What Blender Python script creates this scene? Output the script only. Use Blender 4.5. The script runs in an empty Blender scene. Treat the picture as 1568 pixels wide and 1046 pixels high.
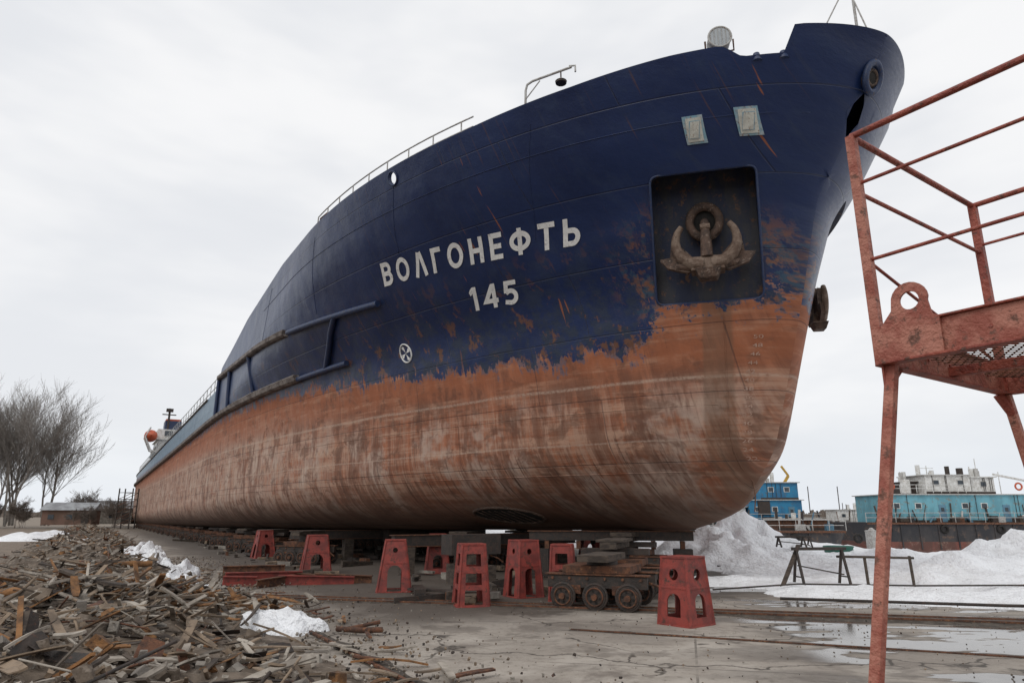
import bpy, bmesh, math, random, numpy as np
from mathutils import Vector, Matrix, noise as mnoise
random.seed(7)
scene=bpy.context.scene
V=Vector
# ---------------------------------------------------------------- materials
def newmat(name):
    m=bpy.data.materials.new(name);m.use_nodes=True
    nt=m.node_tree;return m,nt,nt.nodes['Principled BSDF']
class NB:
    def __init__(s,nt): s.nt=nt
    def n(s,t,**k):
        x=s.nt.nodes.new(t)
        for a,b in k.items(): setattr(x,a,b)
        return x
    def l(s,a,b): s.nt.links.new(a,b)
    def put(s,sock,v):
        if hasattr(v,'is_linked') : s.l(v,sock)
        else:
            if isinstance(v,(tuple,list)) and len(v)==3 and sock.type=='RGBA': v=(*v,1)
            sock.default_value=v
    def math(s,op,a,b=0.0,c=0.0,clamp=False):
        x=s.n('ShaderNodeMath',operation=op);x.use_clamp=clamp
        s.put(x.inputs[0],a);s.put(x.inputs[1],b);s.put(x.inputs[2],c);return x.outputs[0]
    def mix(s,f,a,b,bt='MIX'):
        x=s.n('ShaderNodeMix',data_type='RGBA',blend_type=bt)
        s.put(x.inputs[0],f);s.put(x.inputs[6],a);s.put(x.inputs[7],b);return x.outputs[2]
    def noise(s,vec,scale,detail=5,rough=.6,dist=0,off=None):
        x=s.n('ShaderNodeTexNoise');x.inputs['Scale'].default_value=scale;x.inputs['Detail'].default_value=min(detail,4)
        x.inputs['Roughness'].default_value=rough;x.inputs['Distortion'].default_value=dist
        s.l(vec,x.inputs['Vector']);return x.outputs['Fac']
    def ramp(s,v,lo,hi,a=0.0,b=1.0,smooth=True):
        x=s.n('ShaderNodeMapRange');x.interpolation_type='SMOOTHSTEP' if smooth else 'LINEAR'
        s.put(x.inputs[0],v);x.inputs[1].default_value=lo;x.inputs[2].default_value=hi
        x.inputs[3].default_value=a;x.inputs[4].default_value=b;return x.outputs[0]
    def scale(s,vec,sx,sy,sz,loc=(0,0,0)):
        x=s.n('ShaderNodeMapping');x.inputs['Scale'].default_value=(sx,sy,sz);x.inputs['Location'].default_value=loc
        s.l(vec,x.inputs['Vector']);return x.outputs[0]
    def bump(s,h,strength,dist,bs,prev=None):
        x=s.n('ShaderNodeBump');s.put(x.inputs['Strength'],strength);x.inputs['Distance'].default_value=dist
        s.l(h,x.inputs['Height'])
        if prev is not None: s.l(prev,x.inputs['Normal'])
        s.l(x.outputs[0],bs.inputs['Normal']);return x.outputs[0]
def mat(name,c1,c2,sc=4,rough=.8,metal=0,bump=.3,c3=None,stretch=(1,1,1),lo=.4,hi=.62):
    m,nt,bs=newmat(name);b=NB(nt)
    tc=b.n('ShaderNodeTexCoord').outputs['Object'];v=b.scale(tc,*stretch)
    f=b.noise(v,sc,4,.65)
    col=b.mix(b.ramp(f,lo,hi),c1,c2)
    if c3: col=b.mix(b.ramp(b.noise(b.scale(tc,1,1,1,(7,3,5)),sc*2.7,4,.7),.55,.68),col,c3)
    b.l(col,bs.inputs['Base Color']);bs.inputs['Roughness'].default_value=rough;bs.inputs['Metallic'].default_value=metal
    if bump: b.bump(b.noise(tc,sc*6,2,.7),bump,.02,bs)
    return m
M={}
M['redpaint']=mat('red_paint',(.27,.042,.030),(.16,.030,.024),4,.6,c3=(.07,.03,.02))
M['scaf']=mat('scaffold_red_paint',(.33,.080,.05),(.22,.045,.03),7,.6,c3=(.11,.05,.035),bump=.6)
M['scafl']=mat('scaffold_faded_paint',(.42,.17,.12),(.29,.08,.053),6,.65,c3=(.14,.06,.04),bump=.6)
M['rust']=mat('rusty_steel',(.14,.058,.03),(.06,.03,.02),6,.85,c3=(.24,.11,.05),bump=.7)
M['dark']=mat('dark_greasy_steel',(.028,.023,.020),(.048,.034,.027),6,.7,c3=(.085,.042,.028),bump=.5)
M['timber']=mat('weathered_timber',(.09,.068,.052),(.042,.032,.026),5,.9,stretch=(1,1,3),bump=.6)
M['plank']=mat('old_plank',(.27,.20,.14),(.13,.097,.07),2.2,.9,c3=(.08,.06,.045),bump=.5)
M['plankg']=mat('grey_plank',(.40,.355,.30),(.21,.18,.15),2.2,.9,c3=(.10,.08,.06),bump=.5)
M['log']=mat('rotten_wood',(.27,.13,.05),(.10,.055,.03),3,.9,c3=(.05,.03,.02),bump=.8)
M['stone']=mat('broken_concrete',(.31,.28,.24),(.17,.15,.13),3,.95,bump=.8)
M['white']=mat('white_paint',(.68,.68,.66),(.50,.49,.46),3,.6,c3=(.34,.26,.19))
M['letter']=mat('white_letter_paint',(.80,.80,.78),(.70,.70,.69),3,.55,c3=(.52,.50,.50),bump=.1)
M['mark']=mat('faded_mark_paint',(.48,.33,.26),(.36,.21,.15),9,.8)
M['pipe']=mat('light_grey_paint',(.50,.50,.48),(.36,.34,.32),9,.6,c3=(.18,.11,.08))
M['bluep']=mat('blue_pipe_paint',(.014,.032,.095),(.025,.043,.10),5,.5,c3=(.08,.055,.045))
M['fender']=mat('fender_rubbing_bar',(.19,.165,.15),(.08,.062,.055),3,.75,c3=(.33,.28,.25),stretch=(.6,1,1),bump=.6)
M['anchor']=mat('anchor_rust',(.10,.060,.042),(.048,.031,.024),5,.8,c3=(.22,.165,.13),bump=.8)
M['anchorl']=mat('anchor_flaking',(.20,.145,.11),(.11,.068,.047),5,.8,c3=(.075,.045,.032),bump=.8)
M['pocket']=mat('anchor_pocket_paint',(.010,.018,.050),(.032,.033,.042),1.6,.6,c3=(.12,.06,.035),stretch=(1.6,1.6,.5),bump=.4)
M['black']=mat('black_interior',(.012,.011,.01),(.02,.018,.016),5,.9)
M['hawse']=mat('hawse_rust',(.13,.09,.07),(.045,.032,.026),5,.9)
M['glass']=mat('dark_glass',(.03,.04,.05),(.05,.06,.07),2,.15,bump=0)
M['lens']=mat('lamp_lens',(.45,.48,.5),(.35,.38,.4),2,.12,bump=0)
M['cyan']=mat('turquoise_paint',(.15,.37,.44),(.11,.28,.34),.9,.7,c3=(.20,.20,.17),stretch=(1,1,.4))
M['brightblue']=mat('bright_blue_paint',(.02,.19,.35),(.02,.13,.26),.9,.6,c3=(.08,.12,.15))
M['lblue']=mat('light_blue_paint',(.10,.22,.30),(.07,.15,.22),1,.6,c3=(.15,.15,.14))
M['bhull']=mat('barge_black_hull',(.022,.022,.026),(.045,.04,.04),.6,.7,c3=(.11,.07,.05),stretch=(1,1,.5))
M['bboot']=mat('barge_boot_topping',(.17,.06,.045),(.10,.045,.035),.6,.8,c3=(.2,.13,.10),stretch=(1,1,.4))
M['yellow']=mat('yellow_paint',(.55,.33,.04),(.4,.24,.04),3,.6)
M['orange']=mat('orange_red_paint',(.50,.09,.035),(.42,.08,.03),3,.5)
M['green']=mat('green_paint',(.03,.16,.11),(.02,.11,.08),3,.6)
M['bark']=mat('bark',(.27,.245,.22),(.19,.168,.15),1,.95,bump=0)
M['brick']=mat('brown_wall',(.17,.10,.075),(.12,.075,.055),1,.9)
M['roof']=mat('grey_roof',(.33,.34,.35),(.22,.22,.23),1,.8)
M['bushm']=mat('dry_shrub',(.20,.165,.14),(.13,.105,.085),1,.95,bump=0)
M['portw']=mat('port_cover_paint',(.62,.62,.56),(.50,.50,.45),6,.6,c3=(.30,.20,.14))
M['portf']=mat('port_frame_paint',(.22,.38,.47),(.38,.46,.50),6,.6,c3=(.25,.12,.07))

def snowmat():
    m,nt,bs=newmat('old_snow');b=NB(nt);tc=b.n('ShaderNodeNewGeometry').outputs['Position']
    f=b.noise(tc,.7,4,.6);g=b.noise(tc,3.2,4,.75);h=b.noise(tc,14,3,.7)
    c=b.mix(b.ramp(f,.42,.70),(.90,.91,.93),(.78,.78,.79))
    c=b.mix(b.ramp(g,.58,.76,0,.55),c,(.48,.45,.42))
    c=b.mix(b.ramp(h,.64,.76,0,.45),c,(.26,.23,.20))
    b.l(c,bs.inputs['Base Color']);bs.inputs['Roughness'].default_value=.7
    b.bump(b.math('ADD',b.noise(tc,2.2,4,.65),b.math('MULTIPLY',b.noise(tc,9,3,.7),.3)),.9,.22,bs);return m
M['snow']=snowmat()

def groundmat():
    m,nt,bs=newmat('ground');b=NB(nt)
    g=b.n('ShaderNodeNewGeometry');pos=g.outputs['Position']
    sep=b.n('ShaderNodeSeparateXYZ');b.l(pos,sep.inputs[0]);X,Y=sep.outputs[0],sep.outputs[1]
    w=b.math('ADD',b.math('ADD',b.math('MULTIPLY',X,-.857),b.math('MULTIPLY',Y,-.515)),14)
    s_=b.math('ADD',b.math('MULTIPLY',X,-.515),b.math('MULTIPLY',Y,.857))
    n1=b.noise(pos,.25,4,.6);n2=b.noise(pos,1.3,4,.65);n3=b.noise(pos,9,4,.7);n4=b.noise(pos,45,3,.7)
    conc=b.mix(b.ramp(n2,.35,.65),(.33,.288,.245),(.42,.375,.325))
    conc=b.mix(b.ramp(n1,.42,.60),conc,(.25,.215,.182))
    conc=b.mix(b.ramp(b.noise(pos,.7,4,.7,.6),.52,.66,0,.75),conc,(.145,.12,.10))
    conc=b.mix(b.ramp(n3,.50,.72,0,.6),conc,(.15,.125,.10))
    conc=b.mix(b.ramp(n4,.5,.75,0,.35),conc,(.46,.42,.37))
    vd=b.n('ShaderNodeTexVoronoi',feature='DISTANCE_TO_EDGE');vd.inputs['Scale'].default_value=.42
    dist=b.n('ShaderNodeVectorMath',operation='ADD');b.l(pos,dist.inputs[0])
    nn=b.n('ShaderNodeTexNoise');nn.inputs['Scale'].default_value=1.6;nn.inputs['Detail'].default_value=5;b.l(pos,nn.inputs['Vector'])
    sc=b.n('ShaderNodeVectorMath',operation='SCALE');b.l(nn.outputs['Color'],sc.inputs[0]);sc.inputs['Scale'].default_value=.9
    b.l(sc.outputs[0],dist.inputs[1]);b.l(dist.outputs[0],vd.inputs['Vector'])
    crack=b.ramp(vd.outputs['Distance'],.003,.015,1,0)
    crack=b.math('MULTIPLY',crack,b.ramp(b.noise(pos,.5,3,.5),.40,.50))
    conc=b.mix(b.math('MULTIPLY',crack,.9),conc,(.055,.045,.036))
    rot=b.n('ShaderNodeMapping');rot.inputs['Rotation'].default_value=(0,0,math.radians(14));b.l(pos,rot.inputs['Vector'])
    br=b.n('ShaderNodeTexBrick');br.offset=0;br.inputs['Scale'].default_value=1;br.inputs['Mortar Size'].default_value=.016;br.inputs['Brick Width'].default_value=5.2;br.inputs['Row Height'].default_value=2.9
    br.inputs['Color1'].default_value=(0,0,0,1);br.inputs['Color2'].default_value=(0,0,0,1);br.inputs['Mortar'].default_value=(1,1,1,1);b.l(rot.outputs[0],br.inputs['Vector'])
    conc=b.mix(b.math('MULTIPLY',br.outputs['Fac'],b.ramp(n2,.4,.6,.1,.7)),conc,(.10,.085,.07))
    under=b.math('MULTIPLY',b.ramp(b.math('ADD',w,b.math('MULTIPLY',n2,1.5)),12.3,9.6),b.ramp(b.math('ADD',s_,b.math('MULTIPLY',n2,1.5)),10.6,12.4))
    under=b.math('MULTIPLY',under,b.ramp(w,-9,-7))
    mud_shade=b.math('ADD',under,b.ramp(b.noise(pos,.6,4,.65),.56,.64,0,.5),clamp=True)
    conc=b.mix(b.math('MULTIPLY',mud_shade,.92),conc,b.mix(n3,(.048,.037,.029),(.095,.074,.058)))  # mud patches; under the hull the colour also carries painted shade
    dirt=b.mix(b.ramp(n2,.35,.65),(.20,.15,.11),(.12,.088,.065))
    dirt=b.mix(b.ramp(n3,.5,.7),dirt,(.27,.225,.175))
    wn=b.math('ADD',w,b.math('MULTIPLY',b.math('SUBTRACT',b.noise(pos,.5,4,.6),.5),5))
    dm=b.ramp(wn,10.8,12.4)
    col=b.mix(dm,conc,dirt)
    far=b.ramp(Y,45,130);col=b.mix(far,col,(.20,.16,.12))
    wet=b.ramp(b.noise(b.scale(pos,.55,1.3,1,(3,1,0)),.55,4,.55),.50,.58)
    right=b.ramp(X,1.0,5.0);wetr=b.math('MULTIPLY',wet,b.math('ADD',b.math('MULTIPLY',right,.75),.18));wetr=b.math('MULTIPLY',wetr,b.ramp(Y,40,25))
    pr=b.math('MULTIPLY',b.math('MULTIPLY',b.ramp(X,3.0,4.6),b.ramp(Y,9.0,10.0)),b.ramp(Y,13.6,12.4))
    pn_=b.ramp(b.noise(b.scale(pos,.5,1.6,1,(0,2,0)),.9,4,.55),.43,.50)
    wetr=b.math('MAXIMUM',wetr,b.math('MULTIPLY',pr,pn_))
    wetr=b.math('MULTIPLY',wetr,b.math('SUBTRACT',1,dm))
    col=b.mix(b.math('MULTIPLY',wetr,.72),col,(.055,.046,.04))
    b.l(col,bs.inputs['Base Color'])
    pud=b.ramp(wetr,.62,.85)
    b.l(b.ramp(pud,0,1,.85,.08,False),bs.inputs['Roughness'])
    hgt=b.math('ADD',b.math('MULTIPLY',b.noise(pos,9,3,.7),.5),b.math('MULTIPLY',b.noise(pos,45,2,.7),.25))
    b.bump(hgt,b.math('MULTIPLY',b.math('SUBTRACT',1,b.math('MULTIPLY',pud,.97)),.7),.03,bs)
    return m
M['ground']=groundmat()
M['gravel']=mat('dark_ballast',(.055,.043,.034),(.095,.078,.062),5,.9,c3=(.15,.125,.10),bump=1.0)
M['soil']=mat('debris_soil',(.17,.132,.10),(.09,.068,.05),2.2,.95,c3=(.26,.215,.175),bump=1.0)

def hullmat():
    m,nt,bs=newmat('ship_hull_paint');b=NB(nt)
    tc=b.n('ShaderNodeTexCoord').outputs['Object']
    sp=b.n('ShaderNodeSeparateXYZ');b.l(tc,sp.inputs[0]);S_,Y_,Z_=sp.outputs
    cb=b.n('ShaderNodeCombineXYZ');b.l(S_,cb.inputs[0]);b.l(Z_,cb.inputs[1]);b.l(b.math('MULTIPLY',b.math('GREATER_THAN',Y_,0),7),cb.inputs[2]);pv=cb.outputs[0]
    fine=b.noise(pv,14,4,.7);mid=b.noise(pv,2.2,5,.65);big=b.noise(pv,.45,3,.6)
    vst=b.noise(b.scale(pv,2.6,.28,1),1.6,5,.65)
    vst2=b.noise(b.scale(pv,9,.5,1,(5,0,0)),1.2,5,.7)
    hst=b.noise(b.scale(pv,.22,3.2,1,(2,0,0)),1.5,5,.65)
    br=b.n('ShaderNodeTexBrick');br.offset=.37;br.inputs['Scale'].default_value=1;br.inputs['Mortar Size'].default_value=.018;br.inputs['Mortar Smooth'].default_value=.6
    br.inputs['Brick Width'].default_value=4.6;br.inputs['Row Height'].default_value=1.62;b.l(b.scale(pv,1,1,1,(.35,.26,0)),br.inputs['Vector']);sm=br.outputs['Fac']
    blue=b.mix(b.ramp(big,.35,.65),(.0088,.0215,.078),(.0125,.029,.099))
    blue=b.mix(b.ramp(mid,.48,.72,0,.6),blue,(.021,.039,.098))
    blue=b.mix(b.ramp(vst2,.53,.78,0,.45),blue,(.038,.050,.086))
    aft_sheen=b.ramp(S_,14,34);blue=b.mix(b.math('MULTIPLY',aft_sheen,.5),blue,(.07,.105,.20))  # sky sheen along the after side, painted as a lighter blue
    weep=b.math('MULTIPLY',b.ramp(b.noise(b.scale(pv,7,.22,1,(2,6,0)),1.6,3,.6),.62,.72),b.ramp(big,.42,.58))
    blue=b.mix(b.math('MULTIPLY',weep,.55),blue,(.12,.060,.038))
    low=b.ramp(Z_,9.2,6.3)
    blue=b.mix(b.math('MULTIPLY',low,b.ramp(mid,.43,.60,0,.65)),blue,(.028,.037,.050))
    blue=b.mix(b.math('MULTIPLY',b.math('MULTIPLY',low,b.ramp(b.noise(b.scale(pv,1,.7,1,(9,9,0)),2.4,5,.7),.56,.64)),.85),blue,(.16,.07,.035))
    dpx=b.math('DIVIDE',b.math('SUBTRACT',S_,4.2),2.0);dpz=b.math('DIVIDE',b.math('SUBTRACT',Z_,7.2),1.9)
    dp=b.math('SQRT',b.math('ADD',b.math('MULTIPLY',dpx,dpx),b.math('MULTIPLY',dpz,dpz)))
    pw=b.math('MULTIPLY',b.ramp(dp,1.2,.6),b.ramp(b.noise(b.scale(pv,1.4,.8,1,(1,3,0)),2.2,5,.75),.48,.58))
    blue=b.mix(b.math('MULTIPLY',pw,.85),blue,b.mix(b.ramp(b.noise(pv,4,4,.7),.4,.6),(.20,.085,.045),(.030,.070,.11)))
    scr=b.noise(b.scale(pv,3.5,.35,1,(0,4,0)),2.2,2,.4)
    blue=b.mix(b.math('MULTIPLY',b.ramp(scr,.735,.755),b.ramp(S_,14,8)),blue,(.25,.09,.05))
    red=b.mix(b.ramp(vst,.32,.66),(.37,.140,.072),(.22,.082,.045))
    red=b.mix(b.ramp(hst,.46,.66,0,.7),red,(.46,.245,.155))
    red=b.mix(b.ramp(mid,.50,.70,0,.7),red,(.17,.073,.043))
    pale=b.math('MULTIPLY',b.ramp(Z_,5.5,4.2),b.ramp(b.math('ADD',b.math('MULTIPLY',vst2,.5),b.math('MULTIPLY',hst,.5)),.42,.60))
    red=b.mix(b.math('MULTIPLY',pale,.6),red,(.45,.295,.215))
    gr=b.math('MULTIPLY',b.ramp(b.noise(b.scale(pv,.8,.7,1,(4,1,0)),.9,5,.65),.50,.64),b.ramp(Z_,5.4,3.8))
    red=b.mix(b.math('MULTIPLY',gr,.58),red,(.50,.41,.345))
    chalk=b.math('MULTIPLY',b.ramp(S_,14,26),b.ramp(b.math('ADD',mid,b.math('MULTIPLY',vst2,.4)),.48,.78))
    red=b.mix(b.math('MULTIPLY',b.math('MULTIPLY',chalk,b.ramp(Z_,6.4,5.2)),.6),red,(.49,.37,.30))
    run=b.math('MULTIPLY',b.ramp(b.noise(b.scale(pv,1.3,.3,1,(1,7,0)),1.5,5,.7),.49,.61),b.ramp(Z_,5.7,4.8))
    red=b.mix(b.math('MULTIPLY',run,.66),red,(.155,.066,.040))
    blot=b.ramp(b.noise(b.scale(pv,.9,1.3,1,(8,2,0)),1.0,5,.75,.5),.52,.62)
    red=b.mix(b.math('MULTIPLY',blot,.55),red,(.12,.054,.034))
    drip=b.math('MULTIPLY',b.ramp(b.noise(b.scale(pv,12,.6,1,(3,3,0)),1.5,5,.7),.55,.67),b.ramp(Z_,4.2,2.6,.3,.9))
    red=b.mix(drip,red,(.07,.034,.022))
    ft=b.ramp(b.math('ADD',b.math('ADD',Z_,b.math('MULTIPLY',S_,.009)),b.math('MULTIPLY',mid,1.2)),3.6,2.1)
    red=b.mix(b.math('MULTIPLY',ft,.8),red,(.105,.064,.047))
    ob=b.math('MULTIPLY',b.ramp(Z_,4.9,5.6),b.ramp(mid,.35,.6));red=b.mix(b.math('MULTIPLY',ob,.7),red,(.34,.11,.048))
    for zz,ww in ((5.02,.07),(3.55,.04)):
        ln=b.ramp(b.math('ABSOLUTE',b.math('SUBTRACT',b.math('ADD',Z_,b.math('MULTIPLY',big,.12)),zz)),.0,ww,1,0)
        red=b.mix(b.math('MULTIPLY',b.math('MULTIPLY',ln,b.ramp(fine,.3,.6)),.6),red,(.50,.38,.30))
    xb=b.math('ADD',S_,b.math('MULTIPLY',Z_,.19));db=b.math('MULTIPLY',b.ramp(xb,5.25,5.32),b.ramp(xb,5.85,5.78))
    red=b.mix(b.math('MULTIPLY',db,.5),red,(.14,.085,.055))
    zp=b.ramp(S_,9,26,5.80,6.85,False)
    zp=b.math('ADD',zp,b.ramp(S_,5.9,5.35,0,.95));zp=b.math('ADD',zp,b.ramp(S_,3.3,2.8,0,-.25))
    edge=b.math('ADD',b.math('MULTIPLY',b.math('SUBTRACT',b.noise(b.scale(pv,1.1,1,1),1.6,5,.72),.5),1.7),b.math('MULTIPLY',b.math('SUBTRACT',b.noise(b.scale(pv,7,1,1),1.5,4,.6),.5),1.1))
    edge=b.math('ADD',edge,b.math('MULTIPLY',b.math('MULTIPLY',b.math('SUBTRACT',b.noise(b.scale(pv,1,1,1,(3,3,0)),2.0,5,.8),.5),3.8),b.ramp(S_,6.5,5.5)))
    bm=b.ramp(b.math('SUBTRACT',b.math('ADD',Z_,edge),zp),-.03,.05)
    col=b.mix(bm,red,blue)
    lay=b.math('MULTIPLY',b.ramp(b.math('ABSOLUTE',b.math('SUBTRACT',b.math('ADD',Z_,edge),b.math('SUBTRACT',zp,.06))),.0,.16,1,0),b.ramp(mid,.42,.5))
    col=b.mix(b.math('MULTIPLY',lay,.6),col,(.065,.105,.16))
    lb=b.math('MULTIPLY',b.ramp(S_,36.0,36.6),b.ramp(Z_,7.2,7.35));col=b.mix(lb,col,(.12,.20,.28))
    col=b.mix(b.math('MULTIPLY',sm,.42),col,(.018,.017,.022))
    b.l(col,bs.inputs['Base Color'])
    b.l(b.math('ADD',b.ramp(bm,0,1,.80,.37,False),b.math('MULTIPLY',b.math('SUBTRACT',fine,.5),.3),clamp=True),bs.inputs['Roughness'])
    bs.inputs['Specular IOR Level'].default_value=.4
    hh=b.math('ADD',b.math('MULTIPLY',b.noise(pv,.9,2,.4),1.3),b.math('ADD',b.math('MULTIPLY',sm,-.12),b.math('MULTIPLY',b.noise(pv,9,3,.7),.10)))
    b.bump(hh,.55,.12,bs)
    return m
M['hull']=hullmat()

# ---------------------------------------------------------------- builder
def link(o,parent=None):
    scene.collection.objects.link(o)
    if parent: o.parent=parent
    return o
class MB:
    def __init__(s): s.v=[];s.f=[];s.m=[];s.mats=[];s.sm=[]
    def mi(s,k):
        if k not in s.mats: s.mats.append(k)
        return s.mats.index(k)
    def add(s,vs,fs,k,smooth=False):
        o=len(s.v);s.v+= [tuple(x) for x in vs];i=s.mi(k)
        for f in fs: s.f.append([a+o for a in f]);s.m.append(i);s.sm.append(smooth)
    def box(s,c,size,k,rot=None,taper=1.0):
        x,y,z=[a/2 for a in size];R=rot if rot is not None else Matrix.Identity(3)
        vs=[]
        for dz in(-1,1):
            t=taper if dz>0 else 1
            for dx,dy in((-1,-1),(1,-1),(1,1),(-1,1)): vs.append(V(c)+R@V((dx*x*t,dy*y*t,dz*z)))
        s.add(vs,[(3,2,1,0),(4,5,6,7),(0,1,5,4),(1,2,6,5),(2,3,7,6),(3,0,4,7)],k)
    def beam(s,a,b,w,h,k,up=V((0,0,1))):
        a=V(a);b=V(b);d=(b-a);L=d.length;d.normalize();x=d.cross(V(up))
        if x.length<1e-4: x=d.cross(V((1,0,0)))
        x.normalize();y=x.cross(d);R=Matrix((x,d,y)).transposed()
        s.box((a+b)/2,(w,L,h),k,R)
    def cyl(s,a,b,r1,k,r2=None,n=12,cap=True):
        a=V(a);b=V(b);r2=r1 if r2 is None else r2;d=(b-a).normalized()
        x=d.orthogonal().normalized();y=d.cross(x);vs=[]
        for p,r in((a,r1),(b,r2)):
            for i in range(n):
                t=2*math.pi*i/n;vs.append(p+x*r*math.cos(t)+y*r*math.sin(t))
        s.add(vs,[(i,(i+1)%n,(i+1)%n+n,i+n) for i in range(n)],k,True)
        if cap: s.add(vs,[tuple(range(n))[::-1],tuple(range(n,2*n))],k)
    def tube(s,pts,r,k,n=8,rs=None):
        pts=[V(p) for p in pts];vs=[];N=len(pts);prev=None
        for i,p in enumerate(pts):
            d=(pts[min(i+1,N-1)]-pts[max(i-1,0)]).normalized()
            x=d.orthogonal().normalized() if prev is None else (prev-d*prev.dot(d)).normalized()
            prev=x;y=d.cross(x);rr=rs[i] if rs else r
            for j in range(n):
                t=2*math.pi*j/n;vs.append(p+x*rr*math.cos(t)+y*rr*math.sin(t))
        fs=[(i*n+j,i*n+(j+1)%n,(i+1)*n+(j+1)%n,(i+1)*n+j) for i in range(N-1) for j in range(n)]
        s.add(vs,fs,k,True);s.add(vs,[tuple(range(n))[::-1],tuple(range((N-1)*n,N*n))],k)
    def torus(s,c,nrm,R,r,k,N=28,n=8,sx=1,sy=1,up=None):
        c=V(c);d=V(nrm).normalized();x=(V(up).cross(d).normalized() if up is not None else d.orthogonal().normalized());y=d.cross(x);vs=[]
        for i in range(N):
            t=2*math.pi*i/N;rad=x*math.cos(t)*sx+y*math.sin(t)*sy
            for j in range(n):
                q=2*math.pi*j/n;vs.append(c+rad*(R+r*math.cos(q))+d*r*math.sin(q))
        s.add(vs,[(i*n+j,((i+1)%N)*n+j,((i+1)%N)*n+(j+1)%n,i*n+(j+1)%n) for i in range(N) for j in range(n)],k,True)
    def build(s,name,parent=None,loc=None,rot=None,bevel=0):
        me=bpy.data.meshes.new(name);me.from_pydata(s.v,[],s.f)
        for k in s.mats: me.materials.append(M[k])
        me.polygons.foreach_set('material_index',s.m);me.polygons.foreach_set('use_smooth',s.sm);me.update()
        o=link(bpy.data.objects.new(name,me),parent)
        if loc: o.location=loc
        if rot: o.rotation_euler=rot
        if bevel:
            bv=o.modifiers.new('bev','BEVEL');bv.width=bevel;bv.segments=1;bv.limit_method='ANGLE'
        return o
def circ(cx,cy,r,n=20,sy=1): return [(cx+r*math.cos(2*math.pi*i/n),cy+r*sy*math.sin(2*math.pi*i/n)) for i in range(n)]
def arch(cx,y0,w,h,n=10):
    r=w/2;return [(cx-r,y0),(cx+r,y0)]+[(cx+r*math.cos(math.pi*i/n),y0+h-r+r*math.sin(math.pi*i/n)) for i in range(n+1)]
def plate(outer,holes,th):
    cu=bpy.data.curves.new('tmp','CURVE');cu.dimensions='2D';cu.fill_mode='BOTH';cu.extrude=th/2
    for poly in [outer]+holes:
        sp=cu.splines.new('POLY');sp.points.add(len(poly)-1)
        for i,p in enumerate(poly): sp.points[i].co=(p[0],p[1],0,1)
        sp.use_cyclic_u=True
    o=bpy.data.objects.new('tmp',cu);scene.collection.objects.link(o)
    bpy.context.view_layer.update()
    dg=bpy.context.evaluated_depsgraph_get();me=o.evaluated_get(dg).to_mesh()
    vs=[v.co.copy() for v in me.vertices];fs=[tuple(p.vertices) for p in me.polygons]
    o.evaluated_get(dg).to_mesh_clear();bpy.data.objects.remove(o);bpy.data.curves.remove(cu)
    return vs,fs

# ---------------------------------------------------------------- frames
th=math.radians(31)
AX=V((-math.sin(th),math.cos(th),0));SX=V((-math.cos(th),-math.sin(th),0))
ORG=V((0,0,0))-(AX*-6.68+SX*14)
def sw(s,w,z=0): p=ORG+AX*s+SX*w;return V((p.x,p.y,z))
def tosw(x,y):
    d=V((x,y,0))-ORG;return d.dot(AX),d.dot(SX)
SROT=(0,0,math.radians(121))
UP=V((0,0,1))
def sst(a,b,x):
    t=min(1,max(0,(x-a)/(b-a)));return t*t*(3-2*t)
def gz(x,y):
    s,w=tosw(x,y);d=-2.6*sst(-17,-38,w) if w<-17 else 0.0
    d+= .7*sst(22,60,w)*sst(20,70,y) if w>22 else 0
    return d
def grid(xs,ys,fz):
    vs=[(x,y,fz(x,y)) for y in ys for x in xs];n=len(xs)
    return vs,[(j*n+i,j*n+i+1,(j+1)*n+i+1,(j+1)*n+i) for j in range(len(ys)-1) for i in range(n-1)]
def nonlin(a,b,n):
    out=[]
    for i in range(n+1):
        t=-1+2*i/n;out.append(math.copysign(abs(t)**2.2,t)*(b if t>0 else -a))
    return out
g=MB();xs=nonlin(-2500,2500,130);ys=nonlin(-600,4000,130)
vs,fs=grid(xs,ys,lambda x,y:gz(x,y)+(.04*mnoise.noise(V((x*.12,y*.12,0))) if abs(x)<100 and abs(y)<150 else 0))
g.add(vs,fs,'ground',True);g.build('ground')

# ---------------------------------------------------------------- hull functions
def tab(pts, sm=0.0):
    xs=np.array([p[0] for p in pts],float); ys=np.array([p[1] for p in pts],float)
    g=np.linspace(xs[0],xs[-1],2600); v=np.interp(g,xs,ys)
    if sm>0:
        n=max(1,int(sm/(g[1]-g[0]))); k=np.hanning(2*n+3); k/=k.sum()
        vp=np.concatenate([2*v[0]-v[1:n+2][::-1],v,2*v[-1]-v[-n-2:-1][::-1]]); v=np.convolve(vp,k,'valid')
    return lambda x: float(np.interp(x,g,v))
zt=tab([(-2,12.25),(1.12,12.15),(1.38,11.64),(2.0,11.62),(2.16,11.86),(3,11.84),(5,11.72),(8,11.62),(15,11.65),(21,11.75),(28,11.2),(32,10.5),(35.3,10.0),(36,8.9),(51,8.7),(65,8.6),(125,7.6)],0.05)
s0=tab([(1.0,8.6),(1.3,7.4),(1.5,6.3),(1.8,5.5),(3.2,4.3),(4.94,3.7),(6.75,3.1),(9,2.45),(10.5,1.30),(13,-.25)],.6)
Lz=tab([(0,32),(1.35,34),(5,36),(7,34),(8.3,25),(10,19),(12,16),(13,16)],1.0)
B=8.45
zb=lambda s:1.35-.008*s
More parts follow.
